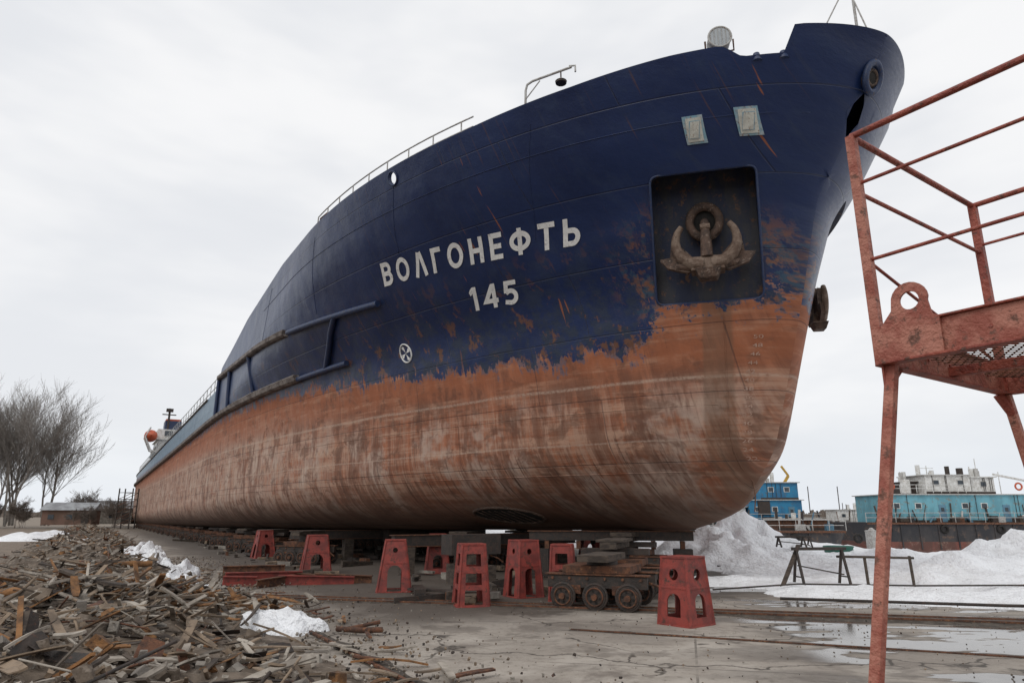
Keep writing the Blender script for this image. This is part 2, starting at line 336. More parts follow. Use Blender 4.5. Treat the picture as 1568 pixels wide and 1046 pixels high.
def W(s,z):
    x=(s-s0(z))/Lz(z)
    if x<=0: return 0.0
    x=min(x,1);w=B*(1-(1-x)**2)**.6
    if s>112: w*=math.sqrt(max(0,1-.15*((s-112)/10)**2))
    h=z-zb(s);d=s-s0(z);R=1.5+1.6*math.exp(-d/10);Rx=min(.85*w,R*1.1)
    if h<R: w=w-Rx+Rx*math.sqrt(max(0,1-((R-max(h,0))/R)**2))
    return w
def hn(s,z):
    e=.04;ds=(W(s+e,z)-W(s-e,z))/(2*e);dz=(W(s,z+e)-W(s,z-e))/(2*e)
    return V((-ds,1,-dz)).normalized()
def hp(s,z,off=0): return V((s,W(s,z),z))+hn(s,z)*off
def col(q,p):
    z=1.35+q*10
    for _ in range(8):
        s=s0(z)+(p**2.2)*(122-s0(z));z=zb(s)+q*(zt(s)-zb(s))
    return s,z
# ---------------------------------------------------------------- ship
ship=link(bpy.data.objects.new('tanker_ship',None));ship.location=ORG;ship.rotation_euler=SROT
NP=250;NQ=60
verts=[];RL=0
for i in range(NP+1):
    p=i/NP;ring=[]
    for j in range(NQ+1):
        s,z=col((j/NQ)**1.2,p)
        if j==0: ring.append((s,0,z))
        ring.append((s,W(s,z),z))
    st,zt_=ring[-1][0],ring[-1][2];wt=ring[-1][1];wi=max(0,wt-.10);zd=min(10.6,zt_-.9)
    zz=zt_-.05
    while zz>zd and s0(zz)<st-.75 : zz-=.05
    zd=max(zd,zz)
    ring.append((st,wi,zt_));ring.append((st,min(wi,max(0,W(st,zd)-.1)),zd));ring.append((st,0,zd));RL=len(ring)
    verts.append(ring)
vv=[];ff=[]
for sg in(1,-1):
    o=len(vv)
    for r in verts: vv+=[(a,sg*b,c) for a,b,c in r]
    for i in range(NP):
        for j in range(RL-1):
            a=o+i*RL+j;f=(a,a+1,a+RL+1,a+RL);ff.append(f[::-1] if sg>0 else f)
    cap=[o+NP*RL+j for j in range(RL)];ff.append(cap if sg<0 else cap[::-1])
me=bpy.data.meshes.new('hull');me.from_pydata(vv,[],ff)
bm=bmesh.new();bm.from_mesh(me);bmesh.ops.remove_doubles(bm,verts=bm.verts,dist=.0008)
bmesh.ops.dissolve_degenerate(bm,edges=bm.edges,dist=.0005);bmesh.ops.recalc_face_normals(bm,faces=bm.faces);bm.to_mesh(me);bm.free()
hull=link(bpy.data.objects.new('hull',me),ship);me.materials.append(M['hull'])
PC=[hp(4.44,9.60),hp(2.72,9.61),hp(3.50,6.72),hp(5.42,6.77)]
px=((PC[1]-PC[0])+(PC[2]-PC[3])).normalized();py=((PC[0]-PC[3])+(PC[1]-PC[2])).normalized();pn=px.cross(py).normalized();py=pn.cross(px)
if pn.y<0: pn=-pn
def roundpoly(P,r,n=5):
    out=[]
    for i,p in enumerate(P):
        a=(P[i-1]-p).normalized();c=(P[(i+1)%4]-p).normalized();A_=p+a*r;C_=p+c*r
        for k in range(n+1):
            t=k/n;out.append(A_*(1-t)**2+p*2*t*(1-t)+C_*t*t)
    return out
def cutter(sg):
    outer=roundpoly([p+pn*.9 for p in PC],.2);dep=[.95,.95,.16,.16]
    inner=roundpoly([p-pn*d for p,d in zip(PC,dep)],.2);n=len(outer)
    vs=[V((p.x,p.y*sg,p.z)) for p in outer+inner]
    fs=[tuple(range(n)),tuple(range(n,2*n))[::-1]]+[(i,i+n,(i+1)%n+n,(i+1)%n) for i in range(n)]
    return vs,fs
cm=MB()
HZ=11.36
for sg in(1,-1):
    vs,fs=cutter(sg);cm.add(vs,fs,'pocket')
    c=hp(10.84,11.33);n=hn(10.84,11.33);c=V((c.x,c.y*sg,c.z));n=V((n.x,n.y*sg,n.z));cm.cyl(c-n*.4,c+n*.4,.19,'hull',n=24)
cut=cm.build('cutter',ship)
bmx=bmesh.new();bmx.from_mesh(cut.data);bmesh.ops.remove_doubles(bmx,verts=bmx.verts,dist=.0001);bmesh.ops.recalc_face_normals(bmx,faces=bmx.faces);bmx.to_mesh(cut.data);bmx.free()
bo=hull.modifiers.new('b','BOOLEAN');bo.object=cut;bo.operation='DIFFERENCE';bo.solver='EXACT';bo.material_mode='TRANSFER'
bpy.context.view_layer.update();dg=bpy.context.evaluated_depsgraph_get()
nm=bpy.data.meshes.new_from_object(hull.evaluated_get(dg));hull.modifiers.clear();hull.data=nm
bpy.data.objects.remove(cut)
nm.polygons.foreach_set('use_smooth',[True]*len(nm.polygons));nm.set_sharp_from_angle(angle=math.radians(32))

d=MB()
pr=roundpoly(PC,.2);d.tube([p for p in pr]+[pr[0]],.03,'bluep',6)
def strip(sa,sb,zf,h,dep,k,n=None):
    n=n or max(4,int((sb-sa)/.6));vs=[];prof=[(-h/2,0),(-h/2,dep*.7),(-h*.3,dep),(h*.3,dep),(h/2,dep*.7),(h/2,-.02)]
    for i in range(n+1):
        s_=sa+(sb-sa)*i/n;z_=zf(s_);p=V((s_,W(s_,z_),z_));nn=hn(s_,z_);nn.z=0;nn.normalize()
        for a,b_ in prof: vs.append(V((p.x,W(s_,z_+a)-.03,p.z+a))+nn*(b_+.03))
    m_=len(prof);fs=[(i*m_+j,i*m_+j+1,(i+1)*m_+j+1,(i+1)*m_+j) for i in range(n) for j in range(m_-1)]
    fs+=[tuple(range(m_)),tuple(range(n*m_,(n+1)*m_))[::-1]]
    d.add(vs,fs,k)
zup=lambda s:8.41+(s-13.9)*.046
zlo=lambda s:7.06 if s<38 else 7.06-(s-38)*.010
def hpipe(pts,r,k,off): d.tube([hp(a,b_,off) for a,b_ in pts],r,k,10)
hpipe([(13.7+i*.4,zup(13.7+i*.4)) for i in range(17)],.11,'bluep',.10)
hpipe([(17.0+i*.4,zlo(18)) for i in range(11)],.11,'bluep',.10)
hpipe([(16.3,8.50),(17.0,8.1),(17.8,7.6),(18.5,7.12)],.10,'bluep',.10)
s_=20.4
while s_<35: e_=min(35.2,s_+random.choice([4.2,5.5,3.6]));strip(s_,e_-.04,zup,.26,.24,'fender');s_=e_
s_=21
while s_<120.5: e_=min(121,s_+random.choice([5.2,6.5,4.6]));strip(s_,e_-.05,zlo,random.choice([.30,.28,.32]),.28,'fender');s_=e_
for s_ in(26.3,31.5,35.2): hpipe([(s_,zup(s_)-.05),(s_+.15,zlo(s_)+.1)],.10,'bluep',.10)
strip(40,121,lambda s:zt(s)-.06,.10,.10,'fender')
d.torus(hp(10.84,11.33,.01),hn(10.84,11.33),.20,.03,'bluep')
# centre-line lead in the stem bulwark: oval lipped casting
hc=V((s0(HZ)+.04,0.0,HZ));hnrm=V((-1,.0,-.35)).normalized()
d.torus(hc+hnrm*.10,hnrm,.27,.075,'bluep',sx=.95,sy=1.25,up=(0,0,1));d.cyl(hc-hnrm*.4,hc+hnrm*.08,.26,'hawse',n=24)
d.torus(hc+hnrm*.09,hnrm,.17,.035,'hawse');d.cyl(hc,hc+hnrm*.095,.16,'black',n=20)
def ell(s_,z_,rs,rz,off,n=28): return [hp(s_+rs*math.cos(2*math.pi*i/n),z_+rz*math.sin(2*math.pi*i/n),off) for i in range(n)]
e1=ell(11.7,1.72,1.05,.22,.0);d.tube(e1+[e1[0]],.05,'anchor',8)
e2=ell(11.7,1.72,1.0,.19,.02);d.add(e2+[hp(11.7,1.72,.02)],[(i,(i+1)%28,28) for i in range(28)],'black')
for i in range(7):
    s_=11.0+i*.22;d.tube([hp(s_,1.56,.05),hp(s_+.1,1.88,.05)],.015,'anchor',5)
def bead(pts,r=.010,k='hull'): d.tube([hp(a,b_,.002) for a,b_ in pts],r,k,5)
bead([(4.15+.9*(i/14.),6.7-4.9*i/14.) for i in range(15)],.016)
bead([(1.6+i*.5,10.55) for i in range(46)],.012)
bead([(4.3+i*.5,4.3) for i in range(60)],.010)
bead([(5.5+i*.5,2.75) for i in range(60)],.010)
for s_ in(7.5,12.2,17.5,24): bead([(s_-.12*i,8.8+.22*i) for i in range(12)],.008)
def patch(sa,sb,za,zb_,off,th_,k,sh=-.16,n=4):
    vs=[]
    for o_ in(off,off+th_):
        for j in range(n+1):
            for i in range(n+1):
                t=j/n;vs.append(hp(sa+(sb-sa)*i/n+sh*t,za+(zb_-za)*t,o_))
    m_=n+1;q=m_*m_;fs=[]
    for j in range(n):
        for i in range(n):
            a=j*m_+i;fs.append((q+a,q+a+1,q+a+m_+1,q+a+m_));fs.append((a,a+m_,a+m_+1,a+1))
    ed=[i for i in range(m_)]+[j*m_+n for j in range(1,m_)]+[n*m_+i for i in range(n-1,-1,-1)]+[j*m_ for j in range(n-1,0,-1)]
    for i,a in enumerate(ed): b_=ed[(i+1)%len(ed)];fs.append((a,b_,b_+q,a+q))
    d.add(vs,fs,k)
for sc_,zc_ in((3.33,10.36),(2.50,10.42)):
    patch(sc_-.165,sc_+.165,zc_-.27,zc_+.27,.0,.035,'portf')
    patch(sc_-.125,sc_+.125,zc_-.225,zc_+.225,.037,.02,'portw')
    patch(sc_-.085,sc_+.085,zc_-.17,zc_+.17,.058,.008,'portf')
    patch(sc_-.073,sc_+.073,zc_-.155,zc_+.155,.067,.008,'portw')
cx,cz=13.71,6.83
def onh(x,y,off=.012): return hp(cx-x*.93,cz+y,off)
ring=[onh(.29*math.cos(t),.29*math.sin(t)) for t in np.linspace(0,2*math.pi,33)];d.tube(ring,.028,'letter',6)
for k in range(4):
    a=k*math.pi/2+.5
    pts=[onh(0,0)]+[onh(r*math.cos(a+da),r*math.sin(a+da)) for r,da in((.12,-.35),(.22,-.38),(.25,0),(.22,.25),(.12,.12))]
    d.add(pts,[tuple(range(6))],'letter')
for zo in(.22,.52):
    d.tube([V((s_,W(s_,11.5)-.22,zt(s_)+zo)) for s_ in np.linspace(7.9,16.6,22)]+([V((16.7,W(16.7,11.5)-.22,zt(16.7)+.05))] if zo>.4 else []),.022,'pipe',6)
for s_ in np.linspace(8.3,16.6,9): d.cyl((s_,W(s_,11.5)-.22,zt(s_)-.25),(s_,W(s_,11.5)-.22,zt(s_)+.52),.022,'pipe',n=6)
d.tube([V((16.6,8.1,11.7)),V((16.7,8.1,12.2)),V((16.2,8.0,12.25)),V((16.0,8.0,11.9))],.05,'rust',6)
d.box((16.2,7.9,11.95),(.7,.4,.16),'rust')
for zo in(.45,.95):
    d.tube([V((s_,W(s_,7.3)-.15,zt(s_)+zo)) for s_ in np.linspace(37,112,50)],.025,'pipe',5)
for s_ in np.linspace(37,112,46): d.cyl((s_,W(s_,7.3)-.15,zt(s_)-.2),(s_,W(s_,7.3)-.15,zt(s_)+.95),.025,'pipe',n=5)
d.box((36.6,8.15,9.4),(.12,.2,1.2),'rust');d.beam((36.6,8.15,9.9),(38.2,8.15,9.0),.06,.06,'rust')
D0=6.35;w_=W(D0,11.5)-.2
d.tube([(D0,w_,11.3),(D0-.03,w_,12.25),(D0-.07,w_-.02,12.40),(D0-.2,w_-.10,12.46),(D0-1.05,w_-.72,12.58)],.032,'pipe',8)
d.tube([(D0-.05,w_,12.0),(D0-.36,w_-.22,12.42)],.018,'pipe',6)
lp=V((D0-.82,w_-.55,12.52));d.cyl(lp,lp-UP*.2,.018,'dark',n=6);d.cyl(lp-UP*.2,lp-UP*.28,.05,'pipe',r2=.15,n=16);d.cyl(lp-UP*.28,lp-UP*.33,.14,'dark',n=16)
d.tube([(D0-1.0,w_-.68,12.62),(D0-1.12,w_-.78,12.60),(D0-1.12,w_-.78,12.42)],.025,'pipe',6)
c=V((2.40,W(2.40,11.7)-.30,12.22));ax=V((-.75,.62,-.05)).normalized()
d.cyl(c-ax*.17,c+ax*.13,.255,'pipe',n=24);d.cyl(c-ax*.27,c-ax*.17,.10,'pipe',r2=.255,n=24);d.torus(c+ax*.14,ax,.25,.025,'pipe');d.cyl(c+ax*.135,c+ax*.145,.23,'lens',n=24)
sd=ax.cross(UP).normalized()
d.tube([c+sd*.31,c+sd*.31-V((0,0,.28)),c-V((0,0,.33)),c-sd*.31-V((0,0,.28)),c-sd*.31],.022,'rust',6)
d.cyl(c-V((0,0,.31)),c-V((0,0,.75)),.05,'pipe',n=8)
for i in range(6):
    a=-.21+.084*i;q=math.sqrt(max(0,.050-a*a));d.tube([c+ax*.165+sd*a-UP*q,c+ax*.165+sd*a+UP*q],.007,'pipe',4)
for s_ in(1.5,1.85,3.0): d.cyl((s_,W(s_,11.6)-.14,zt(s_)-.1),(s_,W(s_,11.6)-.14,zt(s_)+.10),.12,'bluep',r2=.07,n=12)
d.cyl((.9,0,11.7),(.9,0,15.0),.04,'pipe',r2=.025,n=8)
d.tube([(.9,0,14.2),(1.35,1.0,12.2)],.018,'pipe',5);d.tube([(.9,0,13.6),(.55,.1,12.2)],.018,'pipe',5)
d.tube([(1.1,.8,12.1),(1.1,.8,12.34),(.95,.6,12.36),(.6,.2,12.36),(.5,.0,12.36)],.02,'pipe',5)
d.build('fittings',ship)

def anchor(sg,name,base,R_,sc=1.08):
    a=MB()
    a.torus((0,.12,.62),(0,1,0),.30,.09,'anchor',sy=1.15,up=(0,0,1));a.cyl((0,-.2,.62),(0,.06,.62),.30,'black',n=20)
    a.tube([(0,-.1,.75),(0,.22,.55),(0,.34,.2),(0,.36,-.25)],.09,'anchor',8,rs=[.07,.09,.11,.13])
    a.cyl((-.10,.33,.42),(.10,.33,.42),.07,'anchorl',n=10)
    a.box((0,.30,-.42),(.66,.36,.26),'anchorl',taper=.8);a.cyl((-.42,.32,-.33),(.42,.32,-.33),.12,'anchorl',n=12)
    a.box((0,.34,-.62),(.34,.28,.20),'anchor',taper=1.5)
    for q in(-1,1):
        pts=[];rs=[]
        for i in range(11):
            t=i/10;ang=-math.pi/2+t*2.3
            pts.append(V((q*(.08+.52*math.cos(ang)),.34+.10*t,.08+.50*math.sin(ang))));rs.append(.16-.10*t if t>.15 else .16)
        vs=[];n=10
        for i,p in enumerate(pts):
            dd=(pts[min(i+1,10)]-pts[max(i-1,0)]).normalized();nx=dd.cross(V((0,1,0))).normalized()
            for j in range(n):
                t=2*math.pi*j/n;vs.append(p+nx*rs[i]*math.cos(t)+V((0,1,0))*rs[i]*1.15*math.sin(t))
        a.add(vs,[(i*n+j,i*n+(j+1)%n,(i+1)*n+(j+1)%n,(i+1)*n+j) for i in range(10) for j in range(n)],'anchorl',True)
        out=[(.08,-.38),(.40,-.50),(.78,-.36),(.92,-.16),(.72,-.14),(.68,.22),(.62,.38),(.52,.10),(.30,-.16)]
        vs=[V((q*x,.16+.22*abs(z),z-.04)) for x,z in out]+[V((q*x,.27+.22*abs(z),z-.04)) for x,z in out];m_=len(out)
        a.add(vs,[tuple(range(m_)),tuple(range(m_,2*m_))[::-1]]+[(i,(i+1)%m_,(i+1)%m_+m_,i+m_) for i in range(m_)],'anchor')
        a.cyl((q*.34,.34,-.42),(q*.62,.36,-.40),.11,'anchor',r2=.06,n=10)
    o=a.build(name,ship,bevel=.012)
    o.matrix_local=Matrix.Translation(base)@R_.to_4x4()@Matrix.Scale(sc,4);return o
cen=(PC[0]+PC[1]+PC[2]+PC[3])/4
outv=V((pn.x,pn.y,0)).normalized();rx=outv.cross(UP).normalized()
R_=Matrix((-rx,outv,UP)).transposed()
if R_.determinant()<0: R_=Matrix((rx,outv,UP)).transposed()
anchor(1,'starboard_anchor',cen-outv*.40+V((0,0,-.22)),R_,1.18)
mo=V((outv.x,-outv.y,0));rx2=mo.cross(UP)
R2=Matrix((-rx2,mo,UP)).transposed()
if R2.determinant()<0: R2=Matrix((rx2,mo,UP)).transposed()
anchor(-1,'port_anchor',V((cen.x,-cen.y,cen.z))+V((.1,0,-1.0))-mo*.38,R2,.95)

# ---------------------------------------------------------------- painted lettering (drawn strokes)
T=.19;ha=T/2;hb=1-T/2
def arcp(cx_,cy_,rx_,ry_,a0,a1,n=10): return [(cx_+rx_*math.cos(math.radians(a0+(a1-a0)*i/n)),cy_+ry_*math.sin(math.radians(a0+(a1-a0)*i/n))) for i in range(n+1)]
GL={
'В':(.68,[[(ha,0),(ha,1)],[(0,hb)]+arcp(.36,(hb+.52)/2,.20,(hb-.52)/2,90,-90)+[(0,.52)],[(0,.52)]+arcp(.38,(.52+ha)/2,.22,(.52-ha)/2,90,-90)+[(0,ha)]]),
'О':(.84,[arcp(.42,.5,.325,.405,0,360,28)]),
'Л':(.76,[[(.09,0),(.34,1)],[(.42,1),(.67,0)]]),
'Г':(.56,[[(ha,0),(ha,hb),(.56,hb)]]),
'Н':(.70,[[(ha,0),(ha,1)],[(.605,0),(.605,1)],[(ha,.5),(.605,.5)]]),
'Е':(.60,[[(.6,hb),(ha,hb),(ha,ha),(.6,ha)],[(ha,.5),(.54,.5)]]),
'Ф':(.94,[[(.47,0),(.47,1)],arcp(.47,.52,.375,.28,0,360,28)]),
'Т':(.70,[[(0,hb),(.70,hb)],[(.35,0),(.35,.9)]]),
'Ь':(.68,[[(ha,0),(ha,1)],[(0,.57)]+arcp(.37,(.57+ha)/2,.215,(.57-ha)/2,90,-90)+[(0,ha)]]),
'1':(.40,[[(.27,0),(.27,1)],[(.0,.72),(.25,.93)]]),
'4':(.70,[[(.52,0),(.52,1)],[(.49,.93),(.09,.30),(.70,.30)]]),
'5':(.64,[[(.60,hb),(.15,hb),(.11,.50)],[(.11,.50)]+arcp(.31,.34,.245,.245,110,-90,12)+[(.03,.15)]]),
}
def word(body,sL,sR,zL,zR,h,name,gap=.36,shear=.28):
    a=MB();tot=sum(GL[c_][0] for c_ in body)+gap*(len(body)-1)
    ss=np.linspace(sL,sR,80);zm=(zL+zR)/2+h/2;P_=[V((x,W(x,zm),0)) for x in ss];L=[0]
    for i in range(1,80): L.append(L[-1]+(P_[i]-P_[i-1]).length)
    L=np.array(L)/L[-1]
    def mp(x,y,off):
        t=x/tot;s_=float(np.interp(t,L,ss))-shear*y*(h/.6);return hp(s_,zL+(zR-zL)*t+y*h,off)
    x0=0;k=0
    for ch in body:
        wd,st=GL[ch]
        for pl in st:
            pts=[]
            for i in range(len(pl)-1):
                n=max(1,int(math.dist(pl[i],pl[i+1])/.12))
                for j in range(n): pts.append((pl[i][0]+(pl[i+1][0]-pl[i][0])*j/n,pl[i][1]+(pl[i+1][1]-pl[i][1])*j/n))
            pts.append(pl[-1]);closed=math.dist(pts[0],pts[-1])<1e-3;vs=[];off=.012+.0015*(k%4);k+=1;N=len(pts)
            for i,p in enumerate(pts):
                pa=pts[i-1] if i>0 else (pts[-2] if closed else None);pb=pts[i+1] if i<N-1 else (pts[1] if closed else None)
                d1=V((p[0]-pa[0],p[1]-pa[1])).normalized() if pa else None;d2=V((pb[0]-p[0],pb[1]-p[1])).normalized() if pb else None
                if d1 is None: d1=d2
                if d2 is None: d2=d1
                n1=V((-d1.y,d1.x));n2=V((-d2.y,d2.x));nn=(n1+n2).normalized();m_=min(2.5,1/max(.3,nn.dot(n1)))*T/2
                for sg in(-1,1): vs.append(mp(x0+p[0]+nn.x*m_*sg,p[1]+nn.y*m_*sg,off))
            a.add(vs,[(2*i,2*i+2,2*i+3,2*i+1) for i in range(N-1)],'letter')
        x0+=wd+gap
    return a.build(name,ship)
word('ВОЛГОНЕФТЬ',13.12,6.50,8.77,8.46,.62,'ship_name',gap=.33)
word('145',10.36,8.80,7.50,7.43,.58,'ship_number',gap=.28)
def text_on_hull(body,sL,sR,zL,h,name,k):
    cu=bpy.data.curves.new('t','FONT');cu.body=body;cu.size=1;cu.resolution_u=3
    o=bpy.data.objects.new('t',cu);scene.collection.objects.link(o);bpy.context.view_layer.update()
    dg=bpy.context.evaluated_depsgraph_get();me=bpy.data.meshes.new_from_object(o.evaluated_get(dg));bpy.data.objects.remove(o)
    x0=min(v.co.x for v in me.vertices);x1=max(v.co.x for v in me.vertices);y1=max(v.co.y for v in me.vertices)
    for v in me.vertices:
        t=(v.co.x-x0)/(x1-x0);v.co=hp(sL+(sR-sL)*t-.02*v.co.y/y1,zL+v.co.y/y1*h,.016)
    me.materials.clear();me.materials.append(M[k]);return link(bpy.data.objects.new(name,me),ship)
for i,t in enumerate(['22','24','26','28','30','32','34','36','38','40','42','44','46','48','50']):
    zz=3.0+i*.2
    ss_=float(np.interp(zz,[3.06,4.94,5.75],[4.60,4.10,3.78]));text_on_hull(t,ss_+.09,ss_-.05,zz,.085,'draft_mark_%s'%t,'mark')

# stern superstructure
a=MB();dx=12.5
a.box((106,0,9.2),(12,12.6,3.6),'white');a.box((105.5,0,12.1),(9,12.4,2.0),'white');a.box((104.5,0,14.0),(5.5,12.6,1.7),'white')
a.box((104.0,4.2,15.3),(3.0,2.4,2.0),'bluep');a.box((104.0,4.2,16.4),(2.8,2.2,.4),'orange')
for i in range(7): a.box((101.7,-4.8+i*1.6,14.2),(.08,1.1,.8),'glass')
for i in range(9): a.box((100.7+i*1.2,6.33,9.6),(.6,.08,.6),'glass');a.box((101.5+i*.95,6.23,12.3),(.5,.08,.55),'glass')
a.cyl((102.0,5,14.8),(102.0,5,18.2),.16,'dark',n=8);a.box((102,5,17.2),(.2,2,.15),'dark');a.box((102,5,17.9),(.6,1.0,.5),'dark')
n=12;vs=[]
for i in range(13):
    t=-1+2*i/12;r=max(.05,(1-t*t)**.45)
    for j in range(n):
        q=2*math.pi*j/n;vs.append((101+1.9*t,7.3+.95*r*math.cos(q),13.6+.95*r*math.sin(q)))
a.add(vs,[(i*n+j,i*n+(j+1)%n,(i+1)*n+(j+1)%n,(i+1)*n+j) for i in range(12) for j in range(n)],'orange',True)
for s_ in(99.6,102.4): a.tube([(s_,6.2,11.0),(s_,7.2,11.4),(s_,8.1,13.3),(s_,7.5,14.8)],.12,'white',6)
for s_ in np.linspace(99.5,111.5,10): a.cyl((s_,6.4,11.1),(s_,6.4,12.0),.04,'pipe',n=5)
a.tube([(99.5,6.4,12.0),(111.5,6.4,12.0)],.04,'pipe',5);a.box((106,0,11.05),(12.6,13.2,.10),'lblue');a.box((105.5,0,13.13),(10,12.9,.06),'white')
a.build('stern_superstructure',ship,loc=(dx,0,.1))

# ---------------------------------------------------------------- ship stands
def stand(x,y,z0,H,wb,wt,ang,style,name='ship_stand'):
    a=MB()
    def P2(y_): return wb+(wt-wb)*y_/H
    outer=[(-wb/2,0),(wb/2,0),(wt/2,H),(-wt/2,H)]
    if style=='hole': holes=[arch(0,H*.14,wb*.42,H*.34),circ(0,H*.76,wt*.19,18)]
    elif style=='arch': holes=[arch(0,H*.0+.03,wb*.42,H*.50),circ(0,H*.82,wt*.13,14)]
    else: holes=[[(-P2(H*a_)*.30,H*a_),(P2(H*a_)*.30,H*a_),(P2(H*b_)*.30,H*b_),(-P2(H*b_)*.30,H*b_)] for a_,b_ in((.05,.28),(.36,.58),(.66,.86))]
    vs,fs=plate(outer,holes,.022)
    for k in range(4):
        out=[]
        for v in vs:
            p=V((v.x,-(wb/2)+(wb-wt)/2*(v.y/H)+v.z,v.y));out.append(Matrix.Rotation(k*math.pi/2,3,'Z')@p)
        a.add(out,fs,'redpaint')
    a.box((0,0,H+.015),(wt+.05,wt+.05,.035),'redpaint')
    for sx_,sy_ in((1,1),(1,-1),(-1,1),(-1,-1)): a.beam((sx_*wb/2,sy_*wb/2,0),(sx_*wt/2,sy_*wt/2,H),.05,.05,'redpaint')
    for k in range(4):
        R=Matrix.Rotation(k*math.pi/2,3,'Z');wm=P2(H*.56)/2+.006
        a.beam(R@V((-wm,-wm,H*.56)),R@V((wm,-wm,H*.56)),.02,.035,'redpaint')
        a.beam(R@V((-wb/2,-wb/2,.02)),R@V((wb/2,-wb/2,.02)),.07,.03,'redpaint')
    return a.build(name,loc=(x,y,z0),rot=(0,0,ang),bevel=.004)
stand(2.80,11.75,0,1.03,.62,.47,math.radians(40),'hole')
stand(-.8,14.1,0,1.14,.60,.44,math.radians(14),'ladder')
stand(-2.75,16.8,0,1.13,.76,.44,math.radians(10),'arch')
stand(-6.0,21.9,0,1.10,.85,.55,math.radians(20),'arch')
stand(.25,15.6,0,1.16,.62,.45,math.radians(30),'arch')
stand(1.05,14.9,0,1.1,.5,.40,math.radians(-10),'ladder')
stand(-2.3,22.0,0,1.13,.7,.45,math.radians(10),'hole')
for s_,w_ in((24,7.6),(17,-4),(26,-2),(12,-1)):
    p=sw(s_,w_);stand(p.x,p.y,0,zb(s_)-.08,.8,.5,random.random(),random.choice(['arch','ladder']))

# ---------------------------------------------------------------- trolleys
def wheel(a,c,axd,r=.25,w=.11):
    axd=V(axd).normalized();c=V(c)
    a.cyl(c-axd*w*.35,c+axd*w*.35,r*.8,'dark',n=24);a.torus(c,axd,r*.88,r*.12,'dark',N=24,n=8)
    a.torus(c+axd*w*.45,axd,r*.62,r*.07,'rust',N=24,n=6);a.torus(c-axd*w*.45,axd,r*.62,r*.07,'rust',N=24,n=6)
    a.cyl(c-axd*w,c+axd*w,r*.22,'rust',n=12)
    x=axd.orthogonal().normalized();y=axd.cross(x)
    for k in range(6):
        t=k*math.pi/3;dd=x*math.cos(t)+y*math.sin(t)
        for q in(-1,1): a.cyl(c+dd*r*.42+axd*q*w*.30,c+dd*r*.42+axd*q*w*.42,r*.1,'black',n=8)
def trolley(x,y,ang,top,name='slipway_trolley',wx_=(-.72,-.24,.24,.72)):
    a=MB()
    for sx_ in(-.42,.42):
        a.box((0,sx_,.50),(1.9,.14,.22),'dark');a.box((0,sx_,.63),(2.0,.20,.03),'rust')
        for wx in wx_: wheel(a,(wx,sx_+(.16 if sx_>0 else -.16),.25),(0,1,0))
        for wx in(-.48,.48): a.box((wx,sx_,.36),(.36,.16,.16),'rust')
    for wx in(-.7,0,.7): a.box((wx,0,.52),(.14,.84,.16),'dark')
    a.box((0,0,.72),(1.3,1.0,.14),'rust');a.cyl((0,0,.79),(0,0,.86),.30,'dark',n=20)
    zz=.86;k=0
    while zz+.14<top:
        a.box((random.uniform(-.1,.1),random.uniform(-.08,.08),zz+.07),(.35,1.7,.135) if k%2 else (1.5,.32,.135),'timber' if k%3 else 'dark',Matrix.Rotation(random.uniform(-.06,.06),3,'Z'));zz+=.14;k+=1
    if top-zz>.01: a.box((0,0,(zz+top)/2),(.6,1.4,top-zz-.004),'timber')
    a.tube([(.95,-.3,.5),(1.2,-.28,.42),(1.35,-.25,.3)],.025,'rust',6)
    for i in range(6): a.cyl((-.85+i*.34,-.50,.56),(-.85+i*.34,-.52,.56),.03,'rust',n=6)
    return a.build(name,loc=(x,y,gz(x,y)),rot=(0,0,ang),bevel=.006)
trolley(1.75,13.9,math.radians(-22),.99,wx_=(-.62,0,.62))
trolley(2.3,15.9,math.radians(-18),1.2)
for s_ in np.arange(9,112,5.2):
    for w_ in(-4.5,1.0,5.2,7.0 if s_>18 else 3.5):
        if s_<10 and w_>3: continue
        if s_<32 and w_ in(-4.5,5.2): continue
        p=sw(s_+random.uniform(-.6,.6),w_);trolley(p.x,p.y,math.radians(-18+random.uniform(-8,8)),zb(s_)-.02)
for s_ in np.arange(9.5,113,3.6):
    a=MB();w_=random.choice([0,.4,-.3,3,-2,5.5]);H=zb(s_)-.03
    a.box((0,0,H*.2),(1.2,.8,H*.4),'timber');a.box((0,0,H*.5),(.9,.5,H*.2-.01),'timber');a.box((0,0,H*.8),(.6,1.4,H*.4-.01),'dark')
    p=sw(s_,w_);a.build('keel_block',loc=(p.x,p.y,0),rot=(0,0,math.radians(121)))
a=MB()
a.box((0,0,1.14),(4.6,.28,.24),'dark');a.box((0,0,1.275),(4.7,.36,.03),'rust')
for x_ in(-1.8,-.9,.2,1.2,2.0): a.box((x_,0,.90),(.12,.26,.22),'rust')
for x_ in(-2.0,0,2.0): a.box((x_,0,.45),(.5,.5,.7),'dark')
p=sw(9.2,1.2);a.build('carrier_beam',loc=(p.x,p.y,0),rot=(0,0,math.radians(-8)))
for s_,w_ in((13,3.0),(21,4)):
    a=MB();a.box((0,0,.98),(6.5,.26,.30),'dark');a.box((0,0,1.14),(6.6,.34,.025),'rust');a.box((0,0,.82),(6.6,.34,.025),'rust')
    for x_ in(-2.8,-1,1,2.8): a.box((x_,0,.40),(.35,.4,.80),'timber')
    p=sw(s_,w_);a.build('carrier_beam',loc=(p.x,p.y,0),rot=(0,0,math.radians(31)))
a=MB()
